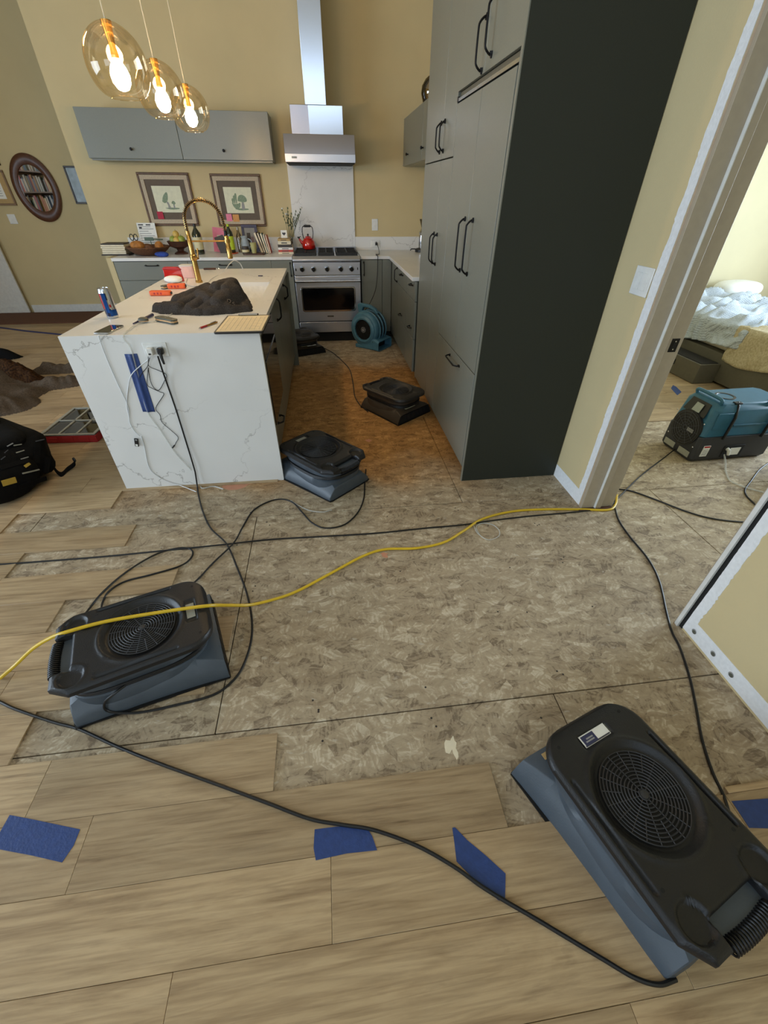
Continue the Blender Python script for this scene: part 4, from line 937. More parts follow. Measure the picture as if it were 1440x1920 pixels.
# intake on the short side facing -x, control panel above it
cy, cz = .150, .205
MB().lathe([(.122, -.006), (.122, .012)], 36, (0, cy, cz), 'x').build('intake_ring', 'black_plastic', t)
fg = MB()
for i in range(6): fg.tube([(-.010, cy+(.016+.0185*i)*math.cos(q), cz+(.016+.0185*i)*math.sin(q)) for q in [2*PI*k/30 for k in range(30)]], .0014, 4, True)
for k in range(12): a = 2*PI*k/12; fg.tube([(-.010, cy+.01*math.cos(a), cz+.01*math.sin(a)), (-.010, cy+.116*math.cos(a), cz+.116*math.sin(a))], .0016, 4)
fg.build('intake_grille', 'ink', t, smooth=False)
for i in range(9): B(-.012, -.009, cy-.075+.006*i, cy-.072+.006*i, cz-.012, cz+.012).build('fan_blade', 'ink_grey', t)
cpn = MB(); cpn.add([(.030, .06, .305), (.030, .25, .305), (.058, .235, .392), (.058, .075, .392), (.022, .06, .307), (.022, .25, .307), (.052, .235, .396), (.052, .075, .396)], [(0, 1, 2, 3), (7, 6, 5, 4), (0, 4, 5, 1), (1, 5, 6, 2), (2, 6, 7, 3), (3, 7, 4, 0)]); pn = cpn.xf(Matrix.Translation((-.020, 0, 0))).build('control_panel', 'black_plastic', t, bevel=.003)
cs = MB(); cs.add([(.0245, .11, .325), (.0245, .175, .325), (.043, .172, .378), (.043, .113, .378), (.020, .11, .326), (.020, .175, .326), (.039, .172, .380), (.039, .113, .380)], [(0, 1, 2, 3), (7, 6, 5, 4), (0, 4, 5, 1), (1, 5, 6, 2), (2, 6, 7, 3), (3, 7, 4, 0)]); cs.xf(Matrix.Translation((-.022, 0, 0))).build('display', 'screen_grey', pn)
MB().tube(spline([(.075, .05, .405), (.065, .05, .432), (.065, .09, .438), (.065, .22, .438), (.065, .26, .432), (.075, .26, .405)], 5), .011, 10).build('front_handle', 'dehum_blue', t)
MB().lathe([(.062, DH-.005), (.062, DH+.003), (.05, DH+.0032), (.045, DH-.002)], 30, (.19, .155, 0)).build('top_vent', 'black_plastic', t)
MB().tube(spline([(.40, .03, .39), (.41, .02, .425), (.44, .02, .436), (.56, .02, .436), (.59, .03, .42), (.59, .05, .39)], 5), .012, 10).build('rear_handle', 'dehum_blue', t); B(.42, .58, .035, .06, DH-.03, DH+.004).build('handle_recess', 'black_plastic', t, bevel=.004)
for x in (.175, .47):
    MB().tube([(x+.01, .045, DH+.002), (x+.006, .026, .40), (x, -.001, .33), (x-.006, -.004, .21), (x-.01, -.006, .175)], .009, 8).build('strap', 'rubber', t); B(x-.02, x+.03, .025, .055, DH-.006, DH+.006).build('latch', 'rubber', t, bevel=.002)
B(.20, .45, .002, .012, .262, .275).build('side_rib', 'dehum_blue', t, bevel=.003)
for x in (.05, .10): B(x, x+.11, .004, .012, .245, .36).build('side_panel', 'dehum_blue', t, bevel=.003) if x == .05 else None
w1 = B(.055, .105, -.004, 0, .05, .13).build('warning_label', 'paper', t); B(.058, .102, -.0046, -.004, .116, .128).build('warning_band', 'red_plastic', w1)
for i in range(5): B(.06, .10, -.0046, -.004, .058+.010*i, .061+.010*i).build('text_line', 'ink', w1)
rc = B(.22, .38, -.003, .002, .03, .12).build('connector_recess', 'gap_dark', t, bevel=.003); B(.275, .355, -.005, -.002, .045, .10).build('rating_label', 'paper', rc); MB().tube([(.25, -.002, .095), (.25, -.02, .09), (.25, -.03, .06)], [.013, .012, .009], 10).build('drain_fitting', 'white_plastic', rc)
for y0_ in (.03, .17): B(-.004, 0, y0_, y0_+.10, .028, .07).build('socket_panel', 'reflective', t, bevel=.002)
for y, z in ((.03, .11), (.27, .11), (.03, .28), (.28, .28)): MB().lathe([(.006, -.004), (.004, -.006)], 10, (.002, y, z), 'x').build('screw', 'chrome', t)

# ================================================================ CORDS
def cord(name, label, pts, r, mat='rubber', cat='cord', sub=7, n=8):
    """pts: 3-D points"""
    mb = MB().tube(spline(pts, sub), r, n); return one(mb, name, mat, label, cat)
def F(px, py, z=None, r=.006):
    p = at(px, py, 'z', r if z is None else z); return p
def planks_at(p):
    k = math.floor((p.y-PY0)/PW); xe = ends.get(k, (1.42 if k < 0 else -1.2, None))[0]; return p.x < xe+.03
def floor_path(pix, r):
    out = []
    for q in pix:
        if len(q) == 3: out.append(at(q[0], q[1], 'z', q[2])); continue
        p = at(q[0], q[1], 'z', r)
        if planks_at(p): p = at(q[0], q[1], 'z', r+.008)
        out.append(p)
    return out
cord('extension_lead', 'yellow extension cord snaking from the doorway over the left air mover', floor_path([(0, 1272), (30, 1246, .05), (62, 1216, .12), (95, 1196, .185), (125, 1185, .216), (200, 1165, .218), (300, 1148, .218), (388, 1136, .216), (430, 1135, .12), (470, 1134, .04), (520, 1122), (560, 1107), (620, 1075), (680, 1043), (722, 1030), (780, 1028), (832, 1017), (870, 995), (905, 973), (960, 959), (1020, 955), (1088, 955), (1140, 956), (1154, 946), (1157, 928)], .0068), .0068, 'yellow_cord')
cord('power_cord', 'long black cord crossing the floor from the left edge to the dehumidifier', floor_path([(-30, 1059), (0, 1058), (60, 1054), (200, 1043), (330, 1030), (420, 1021, .012), (500, 1012), (600, 1006), (700, 1000), (800, 990), (868, 984, .008), (930, 975), (1000, 967), (1088, 959), (1140, 950), (1160, 932), (1200, 893), (1240, 862), (1262, 845, .02), (1272, 838, .045)], .0042), .0042)
isl = [at(296, 668, 'y', 2.275), at(303, 690, 'y', 2.285), at(312, 716, 'y', 2.306), at(330, 768, 'y', 2.309), at(350, 832, 'y', 2.308), at(364, 878, 'y', 2.300), at(367, 892, 'y', 2.302), at(370, 913, 'z', .009)]
cord('power_cord', 'black cord hanging from the island outlet and running to the left air mover', isl+floor_path([(372, 928), (380, 958), (395, 990), (425, 1020, .010), (445, 1065), (462, 1110), (472, 1160), (470, 1205), (455, 1250), (435, 1278), (400, 1303), (330, 1322), (260, 1336), (205, 1334, .035), (196, 1318, .085), (215, 1300, .125), (235, 1285, .13)], .0045), .0045)
cord('power_cord', 'black cord looping from the mid-floor air mover by the island to the left air mover', floor_path([(686, 880), (684, 905), (682, 935), (670, 962), (645, 984), (610, 990), (585, 980), (566, 960), (550, 943), (530, 936), (505, 940), (475, 957), (455, 988), (438, 1018, .016), (400, 1055), (375, 1082), (350, 1105, .03)], .0042), .0042)
cord('power_cord', 'narrow black cord loop behind the left air mover', floor_path([(150, 1165, .03), (168, 1140), (195, 1108), (240, 1070), (295, 1038), (340, 1027), (360, 1032), (358, 1046), (338, 1061), (285, 1077), (235, 1090), (205, 1108), (192, 1130), (190, 1150, .03)], .0042), .0042)
cord('power_cord', 'long black cord sweeping across the bottom planks', floor_path([(-20, 1308), (0, 1316), (30, 1330), (100, 1354), (150, 1368), (220, 1400), (300, 1432), (400, 1468), (500, 1505), (580, 1535), (640, 1546), (700, 1556), (780, 1585), (850, 1624), (900, 1660), (945, 1688), (1000, 1720), (1060, 1756), (1130, 1798), (1190, 1833), (1235, 1846), (1268, 1836)], .0052), .0052)
cord('power_cord', 'black cord from the door jamb past the near wall to the nearest air mover', floor_path([(1152, 948), (1160, 975), (1180, 1005), (1215, 1048), (1236, 1090), (1250, 1150), (1260, 1185), (1275, 1215), (1293, 1270), (1305, 1325), (1316, 1385), (1335, 1445), (1356, 1490), (1366, 1520, .03)], .0046), .0046)
cord('power_cord', 'black cord curving from the jamb into the bedroom behind the near wall', floor_path([(1160, 917), (1185, 921), (1230, 937), (1290, 960), (1340, 973), (1400, 979), (1440, 975), (1480, 960)], .0045), .0045)
cord('power_cord', 'short black cord bending at the bedroom air mover', floor_path([(1450, 862), (1425, 880), (1408, 902), (1397, 918), (1400, 930), (1415, 945), (1430, 962)], .0045), .0045)
cord('power_cord', 'thin black cord between the air mover by the range and the one by the pantry', floor_path([(606, 652), (622, 660), (640, 675), (656, 694), (662, 720), (665, 742), (674, 758), (690, 772, .01)], .0042), .0042)
bl = [at(705, 453, 'y', YB-.045), at(709, 463, 'y', YB-.06), at(711, 476, 'z', .92), Vector((.60, 5.62, .919)), Vector((.605, 5.485, .915)), Vector((.605, 5.478, .86)), Vector((.60, 5.475, .72)), Vector((.57, 5.42, .58)), Vector((.50, 5.32, .47)), Vector((.43, 5.22, .41)), Vector((.40, 5.20, .385))]
cord('power_cord', 'thin black cord from the splashback outlet down to the blue blower', bl, .0038)
t = thing('extension_plug', 'small black plug in the outlet right of the range', 'plug', (.658, YB-.018, .982)); B(-.014, .014, -.034, -.009, -.014, .014).build('body', 'rubber', t, bevel=.006)
cord('drain_hose', 'clear drain hose from the dehumidifier lying on the bedroom floor', [at(1358, 852, 'z', .06), at(1360, 868, 'z', .02)]+floor_path([(1361, 885), (1368, 900), (1385, 909), (1405, 916), (1440, 925)], .005), .005, 'clear_tube', 'hose')
cord('cable_loop', 'small coil of clear tubing beside the yellow cord', floor_path([(888, 985), (896, 1000), (915, 1012), (934, 1006), (936, 995), (924, 984), (905, 981), (893, 988), (900, 1004)], .003), .0028, 'clear_tube', 'tubing')
cord('clear_tube', 'thin clear tube lying behind the island air mover cord loop', floor_path([(545, 938), (560, 948), (580, 957), (605, 960), (622, 956)], .004), .0035, 'clear_tube', 'tubing')
# cables hanging on the island front
fy = 2.3145
def G(px, py, y=fy): return at(px, py, 'y', y)
cord('charging_cable', 'white cable hanging from the phone down to the black tag', [at(186, 628, 'z', .919), G(186, 634, 2.312), G(200, 672), G(220, 718), G(240, 762), G(243, 790), G(252, 808), G(262, 818, 2.311)], .0021, 'white_cable', 'cable')
cord('charging_cable', 'white cable curving from the charger cube across the blue tape', [G(282, 669, 2.28), G(276, 676, 2.295), G(262, 687, 2.300), G(246, 704, 2.305), G(240, 730), G(238, 760), G(242, 782)], .0024, 'white_cable', 'cable')
cord('charging_cable', 'white cable running from the black tag down to the floor', [G(265, 818), G(271, 838), G(276, 865), G(283, 882), G(297, 894), G(315, 903), at(340, 911, 'z', .012), at(368, 922, 'z', .006)], .0024, 'white_cable', 'cable')
cord('charging_cable', 'thin tangled black cable under the charger cube', [G(278, 669, 2.28), G(277, 686, 2.308), G(266, 700), G(262, 708)], .0016, 'rubber', 'cable')
cord('charging_cable', 'thin black cable zigzagging beside the blue tape to a small plug', [G(281, 670, 2.28), G(279, 686, 2.308), G(298, 695), G(312, 703), G(308, 715), G(297, 732), G(285, 722), G(279, 700), G(278, 690), G(276, 720), G(285, 728), G(300, 735), G(307, 740), G(292, 765), G(300, 778), G(304, 792), G(322, 808), G(334, 820), G(330, 830), G(326, 838)], .0016, 'rubber', 'cable', 5, 6)
one(MB().tube([G(327, 835, 2.312), G(323, 840, 2.312)], [.004, .0035], 8), 'cable_plug', 'rubber', 'tiny black plug at the end of the zigzag cable', 'plug')
t = thing('key_tag', 'small black tag with white mark hanging on the white cable', 'tag', G(256, 829, 2.306)); B(-.011, .011, -.004, .004, -.028, .024).build('body', 'rubber', t, bevel=.003); B(-.006, .006, -.0046, -.004, -.024, -.012).build('mark', 'paper', t); B(-.004, .006, -.0046, -.004, .012, .020).build('mark', 'ink_grey', t); t.rotation_euler = (0, math.radians(12), 0)
cord('clear_tube', 'clear tube draped over the island front under the blue tape to the floor', [at(345, 575, 'z', .919), at(300, 600, 'z', .919), at(262, 606, 'z', .919), at(238, 622, 'z', .919), G(232, 634, 2.308), G(243, 648, 2.309), G(249, 665), G(262, 715), G(276, 770), G(300, 805), G(330, 850), G(355, 877), at(376, 900, 'z', .012), at(378, 915, 'z', .006), at(400, 912, 'z', .005), at(418, 917, 'z', .005)], .0042, 'clear_tube', 'tubing')
# blue tape on the island
tp_ = MB(); c4 = [at(233, 664, 'y', 2.3165), at(257, 663, 'y', 2.3165), at(291, 772, 'y', 2.3165), at(268, 772, 'y', 2.3165)]
def tfn(u, v):
    p = (c4[0].lerp(c4[1], u)).lerp(c4[3].lerp(c4[2], u), v); b = .0075*math.exp(-((u-.48)/.16)**2)+.0012*math.sin(9*v+5*u)*.5+.0012; return (p.x, 2.3175-b, p.z)
tp_.grid(14, 24, tfn); one(tp_, 'tape_strip', 'blue_tape', 'strip of blue tape holding tubing to the front of the island', 'tape', solid=.0006)
# blue tape on the floor
def ftape(name, label, pix, zf=.0092):
    pts = [at(x, y, 'z', zf) for x, y in pix]; mb = MB(); n = len(pts)
    mb.v += [Vector((p.x, p.y, .0082)) for p in pts]+[Vector((p.x, p.y, zf)) for p in pts]; mb.f = [list(range(n))[::-1], list(range(n, 2*n))]+[[i, (i+1) % n, n+(i+1) % n, n+i] for i in range(n)]
    return one(mb, name, 'blue_tape', label, 'tape', smooth=False)
ftape('tape_strip', 'blue tape piece on the planks at the left edge of the photo', [(18, 1528), (60, 1536), (150, 1555), (138, 1585), (116, 1617), (60, 1604), (-14, 1590), (0, 1560)])
ftape('tape_strip', 'small blue tape piece half under the black cord at the centre of the planks', [(590, 1555), (630, 1550), (668, 1549), (688, 1552), (698, 1568), (707, 1594), (650, 1600), (592, 1613), (588, 1590)])
ftape('tape_strip', 'pointed blue tape piece under the cord left of the nearest air mover', [(848, 1552), (853, 1551), (876, 1575), (912, 1605), (948, 1638), (947, 1690), (935, 1688), (895, 1655), (856, 1615), (852, 1580)])
ftape('tape_strip', 'blue tape piece on the planks right of the nearest air mover', [(1372, 1502), (1440, 1497), (1470, 1500), (1470, 1555), (1440, 1553), (1405, 1552)])
ftape('tape_strip', 'bit of blue tape on the bedroom planks behind the dehumidifier', [(1262, 722), (1268, 725), (1278, 735), (1270, 741), (1258, 728)])
one(MB().tube([at(-10, 613, 'z', .012), at(50, 621, 'z', .012), at(120, 628, 'z', .012)], .012, 8), 'hose', 'navy', 'dark blue hose lying on the planks before the far mat', 'hose')
# ================================================================ SOFT GOODS (height-field cloth)
def cloth(name, mat, label, cat, x0, x1, y0, y1, z0, fn, n=90, parent=None, thr=.004, group=None):
    """crumpled cloth: a height function over a rectangle, cut where it meets the surface below"""
    mb = MB(); nx = n; ny = max(8, int(n*(y1-y0)/(x1-x0))); H_ = {}
    for j_ in range(ny+1):
        for i in range(nx+1): x = x0+(x1-x0)*i/nx; y = y0+(y1-y0)*j_/ny; H_[i, j_] = (x, y, fn(x, y))
    idx = {}
    def vid(i, j_):
        if (i, j_) not in idx: x, y, h = H_[i, j_]; idx[i, j_] = len(mb.v); mb.v.append(Vector((x, y, z0+max(0, h))))
        return idx[i, j_]
    for j_ in range(ny):
        for i in range(nx):
            if max(H_[a][2] for a in ((i, j_), (i+1, j_), (i+1, j_+1), (i, j_+1))) > thr: mb.f.append([vid(i, j_), vid(i+1, j_), vid(i+1, j_+1), vid(i, j_+1)])
    if parent is None: return one(mb, name, mat, label, cat, group, ang=80)
    mb.xf(Matrix.Translation(-parent.location)); return mb.build(name, mat, parent, ang=80)
def ridge(x, y, f, seed, ax=0.0):
    c_, s_ = math.cos(ax), math.sin(ax); u, v = x*c_+y*s_, -x*s_+y*c_
    w_ = noise.noise(Vector((u*f*.35, v*f*.35, seed)))*1.6; return 1-abs(2*((u*f+w_*1.4) % 1)-1)
def blob(x, y, cx, cy, rx, ry, rot=0, p=2.4):
    c_, s_ = math.cos(rot), math.sin(rot); dx, dy = x-cx, y-cy; u, v = (dx*c_+dy*s_)/rx, (-dx*s_+dy*c_)/ry
    q = abs(u)**p+abs(v)**p; return max(0, 1-q)**.5 if q < 1 else -min(1, (q-1))*.5
def smax(vals, k=.018):
    m_ = max(vals); return m_+k*math.log(sum(math.exp((v-m_)/k) for v in vals))-k*math.log(len(vals))*.35
def g2(x, y, cx, cy, rx, ry, rot=0):
    c_, s_ = math.cos(rot), math.sin(rot); dx, dy = x-cx, y-cy; u, v = (dx*c_+dy*s_)/rx, (-dx*s_+dy*c_)/ry
    q = u*u+v*v; return 1.25*(1-q/(1+.25*q))-.25 if q < 4 else -.6
CAPS = [  # soft rolls of cloth: start, end (x, y, height of axis), radius
 ((-1.01, 2.86, .014), (-.95, 2.81, .022), .034), ((-.95, 2.81, .022), (-.87, 2.79, .026), .040), ((-.93, 2.87, .018), (-.84, 2.86, .04), .036),
 ((-.90, 2.78, .006), (-.74, 2.735, .008), .030), ((-.89, 2.88, .040), (-.74, 2.99, .085), .046), ((-.86, 2.83, .035), (-.70, 2.96, .090), .034),
 ((-.80, 2.77, .018), (-.68, 2.90, .080), .042), ((-.74, 2.735, .010), (-.64, 2.86, .080), .030), ((-.88, 2.96, .03), (-.80, 3.03, .055), .05),
 ((-.76, 2.90, .070), (-.70, 2.83, .060), .040), ((-.70, 2.74, .004), (-.60, 2.78, .022), .040), ((-.64, 2.80, .045), (-.57, 2.93, .085), .050),
 ((-.66, 2.93, .095), (-.60, 3.01, .100), .052), ((-.60, 2.90, .105), (-.575, 3.0, .120), .034), ((-.575, 3.0, .112), (-.53, 2.96, .050), .036),
 ((-.58, 2.77, .004), (-.49, 2.81, .004), .036), ((-.50, 2.84, .006), (-.51, 2.93, .012), .034), ((-.90, 3.0, .012), (-.74, 3.08, .02), .05), ((-.74, 3.08, .02), (-.56, 3.06, .02), .05), ((-.70, 3.03, .05), (-.62, 3.07, .05), .05)]
def hoodie(x, y):
    wx, wy = x+.012*noise.noise(Vector((x*14, y*14, 5))), y+.012*noise.noise(Vector((x*14, y*14, 8))); best = []
    for (a, b, r) in CAPS:
        dx, dy = b[0]-a[0], b[1]-a[1]; q = max(0, min(1, ((wx-a[0])*dx+(wy-a[1])*dy)/(dx*dx+dy*dy))); d = math.hypot(wx-a[0]-q*dx, wy-a[1]-q*dy); z = a[2]+(b[2]-a[2])*q
        best.append(z+math.sqrt(r*r-d*d) if d < r*.86 else z+r*.51-(d-r*.86)*2.6)
    h = smax(best, .0045)
    return h+(.004*noise.noise(Vector((x*30, y*30, 2))) if h > 0 else 0)
t = thing('sweatshirt', 'crumpled charcoal hooded sweatshirt lying on the island worktop', 'sweatshirt', (-.75, 2.9, .915))
cloth('cloth', 'hoodie_cloth', '', '', -1.09, -.43, 2.62, 3.15, .915, hoodie, 170, t, thr=.002)
for i, ch in enumerate('DS'): text(ch, .034, 'mat_brown', t, (.170+.023*i, -.1, .100), (math.radians(50), 0, math.radians(6)), 'lettering', .0008); L_ = t.children[-1]; lx, ly = .170+.023*i-.75, 2.9-.105; L_.location = (lx+.75, ly-2.9, hoodie(lx, ly)+.008)
def jck(x, y):
    wx, wy = x+.05*noise.noise(Vector((x*3, y*3, 5))), y+.05*noise.noise(Vector((x*3, y*3, 8)))
    h = smax([.16*g2(wx, wy, -3.25, 4.35, .36, .34, .35), .085*g2(wx, wy, -2.65, 4.66, .55, .10, .10), .08*g2(wx, wy, -2.62, 4.20, .55, .10, .42), .12*g2(wx, wy, -2.95, 3.95, .36, .28, .7), .10*g2(wx, wy, -2.80, 3.72, .30, .19, .5)], .02)
    if h <= 0: return h
    e = min(1, h/.05); r1 = ridge(wx, wy, 1.8, 8.3, .5); return h+e*(.055*(r1*r1-.3)+.03*noise.noise(Vector((x*5, y*5, 2)))+.022*(ridge(wx, wy, 4.2, 2.2, 1.2)**2-.3)+.012*ridge(wx, wy, 8, 5.2, .3))
t = thing('work_jacket', 'brown work jacket heaped on the planks left of the island, sleeves outstretched', 'jacket', (-3.0, 4.3, .008))
cloth('cloth', 'jacket_lining', '', '', -3.8, -1.85, 3.4, 5.0, .008, jck, 150, t)
def furf(x, y):
    wx, wy = x+.06*noise.noise(Vector((x*7, y*7, 5))), y+.06*noise.noise(Vector((x*7, y*7, 8)))
    h = .20*g2(wx, wy, -3.12, 4.42, .36, .13, -.25)
    return h+(.02*noise.noise(Vector((x*22, y*22, 2)))+.015*noise.noise(Vector((x*60, y*60, 2))))*(1 if h > 0 else 0)
cloth('collar', 'fur', '', '', -3.7, -2.6, 3.95, 4.8, .008, furf, 90, t)
def capf(x, y): return smax([.24*g2(x, y, -3.84, 5.0, .27, .15, .2), .12*g2(x, y, -3.60, 5.12, .18, .07, .4)], .01)+.006*noise.noise(Vector((x*20, y*20, 2)))
cloth('work_hat', 'backpack', 'black cloth hat lying on the floor beyond the brown jacket', 'hat', -4.2, -3.3, 4.7, 5.35, .008, capf, 70)
# ---- backpack
t = thing('backpack', 'bulky black work backpack with yellow tab at the left edge of the photo', 'backpack', (-2.25, 2.60, .008), math.radians(-36))
def lump(cx, cy, cz, sx, sy, sz, e=.5, n=26, nz_=.010, seed=0):
    mb = MB(); k = len(mb.v); m_ = n//2
    for i in range(m_+1):
        ph = -PI/2+PI*i/m_
        for j_ in range(n):
            th = 2*PI*j_/n; f = lambda a, p: math.copysign(abs(a)**p, a)
            x, y, z = f(math.cos(ph), e)*f(math.cos(th), e)*sx, f(math.cos(ph), e)*f(math.sin(th), e)*sy, f(math.sin(ph), e)*sz
            q = 1+nz_*10*noise.noise(Vector((x*7+seed, y*7, z*7))); mb.v.append(Vector((cx+x*q, cy+y*q, cz+z*q)))
    for i in range(m_):
        for j_ in range(n): mb.f.append([k+i*n+j_, k+i*n+(j_+1) % n, k+(i+1)*n+(j_+1) % n, k+(i+1)*n+j_])
    return mb
lump(0, 0, .145, .44, .27, .14, .5, 30, .016).build('body', 'backpack', t, ang=80)
for a in ((.10, -.22, .11, .24, .08, .095, 1), (.38, -.06, .11, .10, .15, .10, 2), (-.22, -.2, .10, .14, .10, .09, 3), (.14, .04, .26, .20, .15, .05, 4), (-.18, .08, .27, .16, .12, .05, 5), (.28, -.16, .09, .09, .10, .08, 6)): lump(*a[:6], .6, nz_=.02, seed=a[6]).build('pocket', 'backpack', t, ang=80)
for z in (.07, .15): MB().tube([(-.15, -.300, z), (.10, -.308, z+.004), (.33, -.22, z)], .006, 6).build('webbing', 'rubber', t)
for x, y, z in ((.18, -.27, .20), (.22, -.295, .15), (.27, -.29, .09), (.05, -.27, .20), (.1, -.305, .13), (.0, -.30, .09), (.38, -.20, .18)): B(x-.02, x+.02, y-.004, y+.004, z-.002, z+.002).build('zip_trim', 'reflective', t)
B(-.10, -.04, -.315, -.303, .055, .085).build('logo_tab', 'buckle_yellow', t, bevel=.002); B(.14, .17, -.302, -.292, .13, .142).build('logo_tab', 'buckle_yellow', t, bevel=.002)
from mathutils.bvhtree import BVHTree
wm = Matrix.Translation(t.location) @ Matrix.Rotation(math.radians(-36), 4, 'Z'); bv, bf = [], []
for ch in t.children:
    if ch.name.startswith(('body', 'pocket')): k0 = len(bv); bv += [wm @ v.co for v in ch.data.vertices]; bf += [[i+k0 for i in p.vertices] for p in ch.data.polygons]
bvh = BVHTree.FromPolygons(bv, bf); wi = wm.inverted()
def on_bag(nm, px, py, L_, w_, ang, mat):
    """small sewn tab lying on the bag's own surface"""
    o_ = Vector((0, 0, CH)); d = (at(px, py)-o_).normalized(); hit, nrm, _, _ = bvh.ray_cast(o_, d)
    if hit is None: return
    q = nrm.to_track_quat('Z', 'Y').to_matrix().to_4x4(); mm = wi @ Matrix.Translation(hit) @ q @ Matrix.Rotation(ang, 4, 'Z')
    MB().box(-L_/2, L_/2, -w_/2, w_/2, -.002, .004).xf(mm).build(nm, mat, t, bevel=.001)
for px, py, L_, w_, a_, mt in ((19, 834, .035, .006, .2, 'ink_grey'), (33, 834, .04, .006, -.2, 'reflective'), (12, 847, .03, .005, .3, 'ink'), (38, 847, .045, .006, -.2, 'reflective'), (46, 859, .045, .006, -.2, 'ink_grey'), (6, 859, .03, .005, .3, 'ink'), (51, 872, .035, .016, .1, 'buckle_yellow'),
                              (58, 884, .10, .008, -.3, 'reflective'), (17, 903, .07, .035, -.2, 'buckle_yellow'), (75, 826, .05, .006, -.3, 'ink'), (28, 870, .14, .03, -.2, 'backpack'), (62, 905, .16, .03, -.2, 'backpack'), (70, 850, .12, .03, .9, 'backpack'), (88, 872, .10, .03, .9, 'backpack')): on_bag('webbing_tab', px, py, L_, w_, a_, mt)
st = MB(); sp0 = spline([wi @ at(x, y, 'z', z) for x, y, z in ((98, 872, .06), (106, 884, .03), (116, 890, .014), (126, 881, .02), (137, 873, .03), (141, 868, .05), (139, 862, .08))], 4)
for p in sp0: st.v += [p+Vector((.014, -.010, -.006)), p+Vector((-.014, .010, .010))]
for i in range(len(sp0)-1): st.f.append([2*i, 2*i+1, 2*i+3, 2*i+2])
st.build('shoulder_strap', 'backpack', t, solid=.004); MB().ball(sp0[-1], .016, 10, (1, .5, 1)).build('buckle', 'black_plastic', t)
# ---- parts organiser box
t = thing('organiser_box', 'red parts organiser with clear lid and bins beside the island', 'tool case', (-1.95, 3.24, .008), math.radians(-3))
MB().prism([(-.19, -.25), (.19, -.25), (.20, -.24), (.20, .24), (.19, .25), (-.19, .25), (-.20, .24), (-.20, -.24)], 0, .012).build('base', 'red_plastic', t, bevel=.003)
tw = MB()
for a in ((-.20, -.19, -.25, .25), (.19, .20, -.25, .25), (-.19, .19, -.25, -.24), (-.19, .19, .24, .25)): tw.box(*a, .012, .055)
wl = tw.build('side_wall', 'red_plastic', t, bevel=.002)
for x in (-.11, .0, .11): B(x-.035, x+.035, -.255, -.25, .008, .045).build('latch', 'red_plastic', t, bevel=.002)
for x in (-.19, -.065, .065, .19):
    B(x-.003, x+.003, -.24, .24, .012, .052).build('divider', 'ink_grey', t)
for y in (-.24, -.12, .0, .12, .24): B(-.19, .19, y-.003, y+.003, .012, .0515).build('divider', 'ink_grey', t)
B(-.20, .20, -.25, .25, .057, .061).build('lid', 'clear_glass', t, bevel=.002)
lf = MB()
for a in ((-.20, -.178, -.25, .25), (.178, .20, -.25, .25), (-.178, .178, -.25, -.228), (-.178, .178, .228, .25), (-.178, .178, -.008, .008), (-.07, -.056, -.228, .228), (.056, .07, -.228, .228)): lf.box(*a, .061, .067)
lf.build('lid_frame', 'reflective', t, bevel=.0015)
rb = random.Random(4)
for i in range(3):
    for k in range(4):
        cx, cy = -.128+.128*i, -.18+.12*k; mt = rb.choice(['book_red', 'ink_grey', 'brass', 'book_dark', 'reflective'])
        m_ = MB()
        for q in range(9): a = rb.uniform(0, PI); px_, py_ = cx+rb.uniform(-.035, .035), cy+rb.uniform(-.03, .03); m_.tube([(px_-.014*math.cos(a), py_-.014*math.sin(a), .018+.003*q), (px_+.014*math.cos(a), py_+.014*math.sin(a), .018+.003*q)], .004, 5)
        o = m_.build('fasteners', mt, t, smooth=False); o['kind'] = 'stuff'

# ---------------------------------------------------------------- on the island
Z = .9145
t = thing('drink_can', 'tall silver and blue drink can on the island corner', 'can', (-1.215, 2.70, Z), math.radians(20))
MB().lathe([(.026, 0), (.030, .006), (.0305, .012), (.0305, .132), (.027, .146), (.0265, .148)], 32).build('body', 'can_silver', t)
MB().lathe([(.0268, .1475), (.0275, .150), (.0255, .151), (.0245, .147), (.003, .1465)], 32).build('rim', 'chrome', t); MB().prism([(.012*math.cos(a)+.004, .007*math.sin(a)) for a in [2*PI*i/14 for i in range(14)]], .148, .1492).build('pull_tab', 'chrome', t)
def wrapband(a0, a1, z0, z1, mat, t, r=.0308, sl=0):
    mb = MB(); mb.grid(14, 2, lambda u, v: (r*math.cos(math.radians(a0+(a1-a0)*u+sl*v)), r*math.sin(math.radians(a0+(a1-a0)*u+sl*v)), z0+(z1-z0)*v)); return mb.build('printed_band', mat, t)
wrapband(215, 280, .012, .128, 'can_dark', t, .0307); wrapband(262, 340, .014, .045, 'can_blue', t, .0309); wrapband(232, 262, .03, .128, 'can_blue', t, .0309, 10); wrapband(200, 225, .05, .125, 'can_red', t, .0309); wrapband(268, 300, .05, .095, 'can_silver', t, .0310); wrapband(275, 292, .058, .072, 'can_red', t, .0311)
c4 = [at(178, 629, 'z', Z), at(214, 630, 'z', Z), at(228, 610, 'z', Z), at(199, 609, 'z', Z)]
cx, cy = -1.128, 2.415; t = thing('smartphone', 'dark smartphone lying face up at the front left corner of the island', 'phone', (cx, cy, Z), math.radians(-8))
B(-.037, .037, -.077, .077, 0, .008).build('body', 'chrome', t, bevel=.003); B(-.035, .035, -.075, .075, .0078, .0086).build('screen', 'range_glass', t)
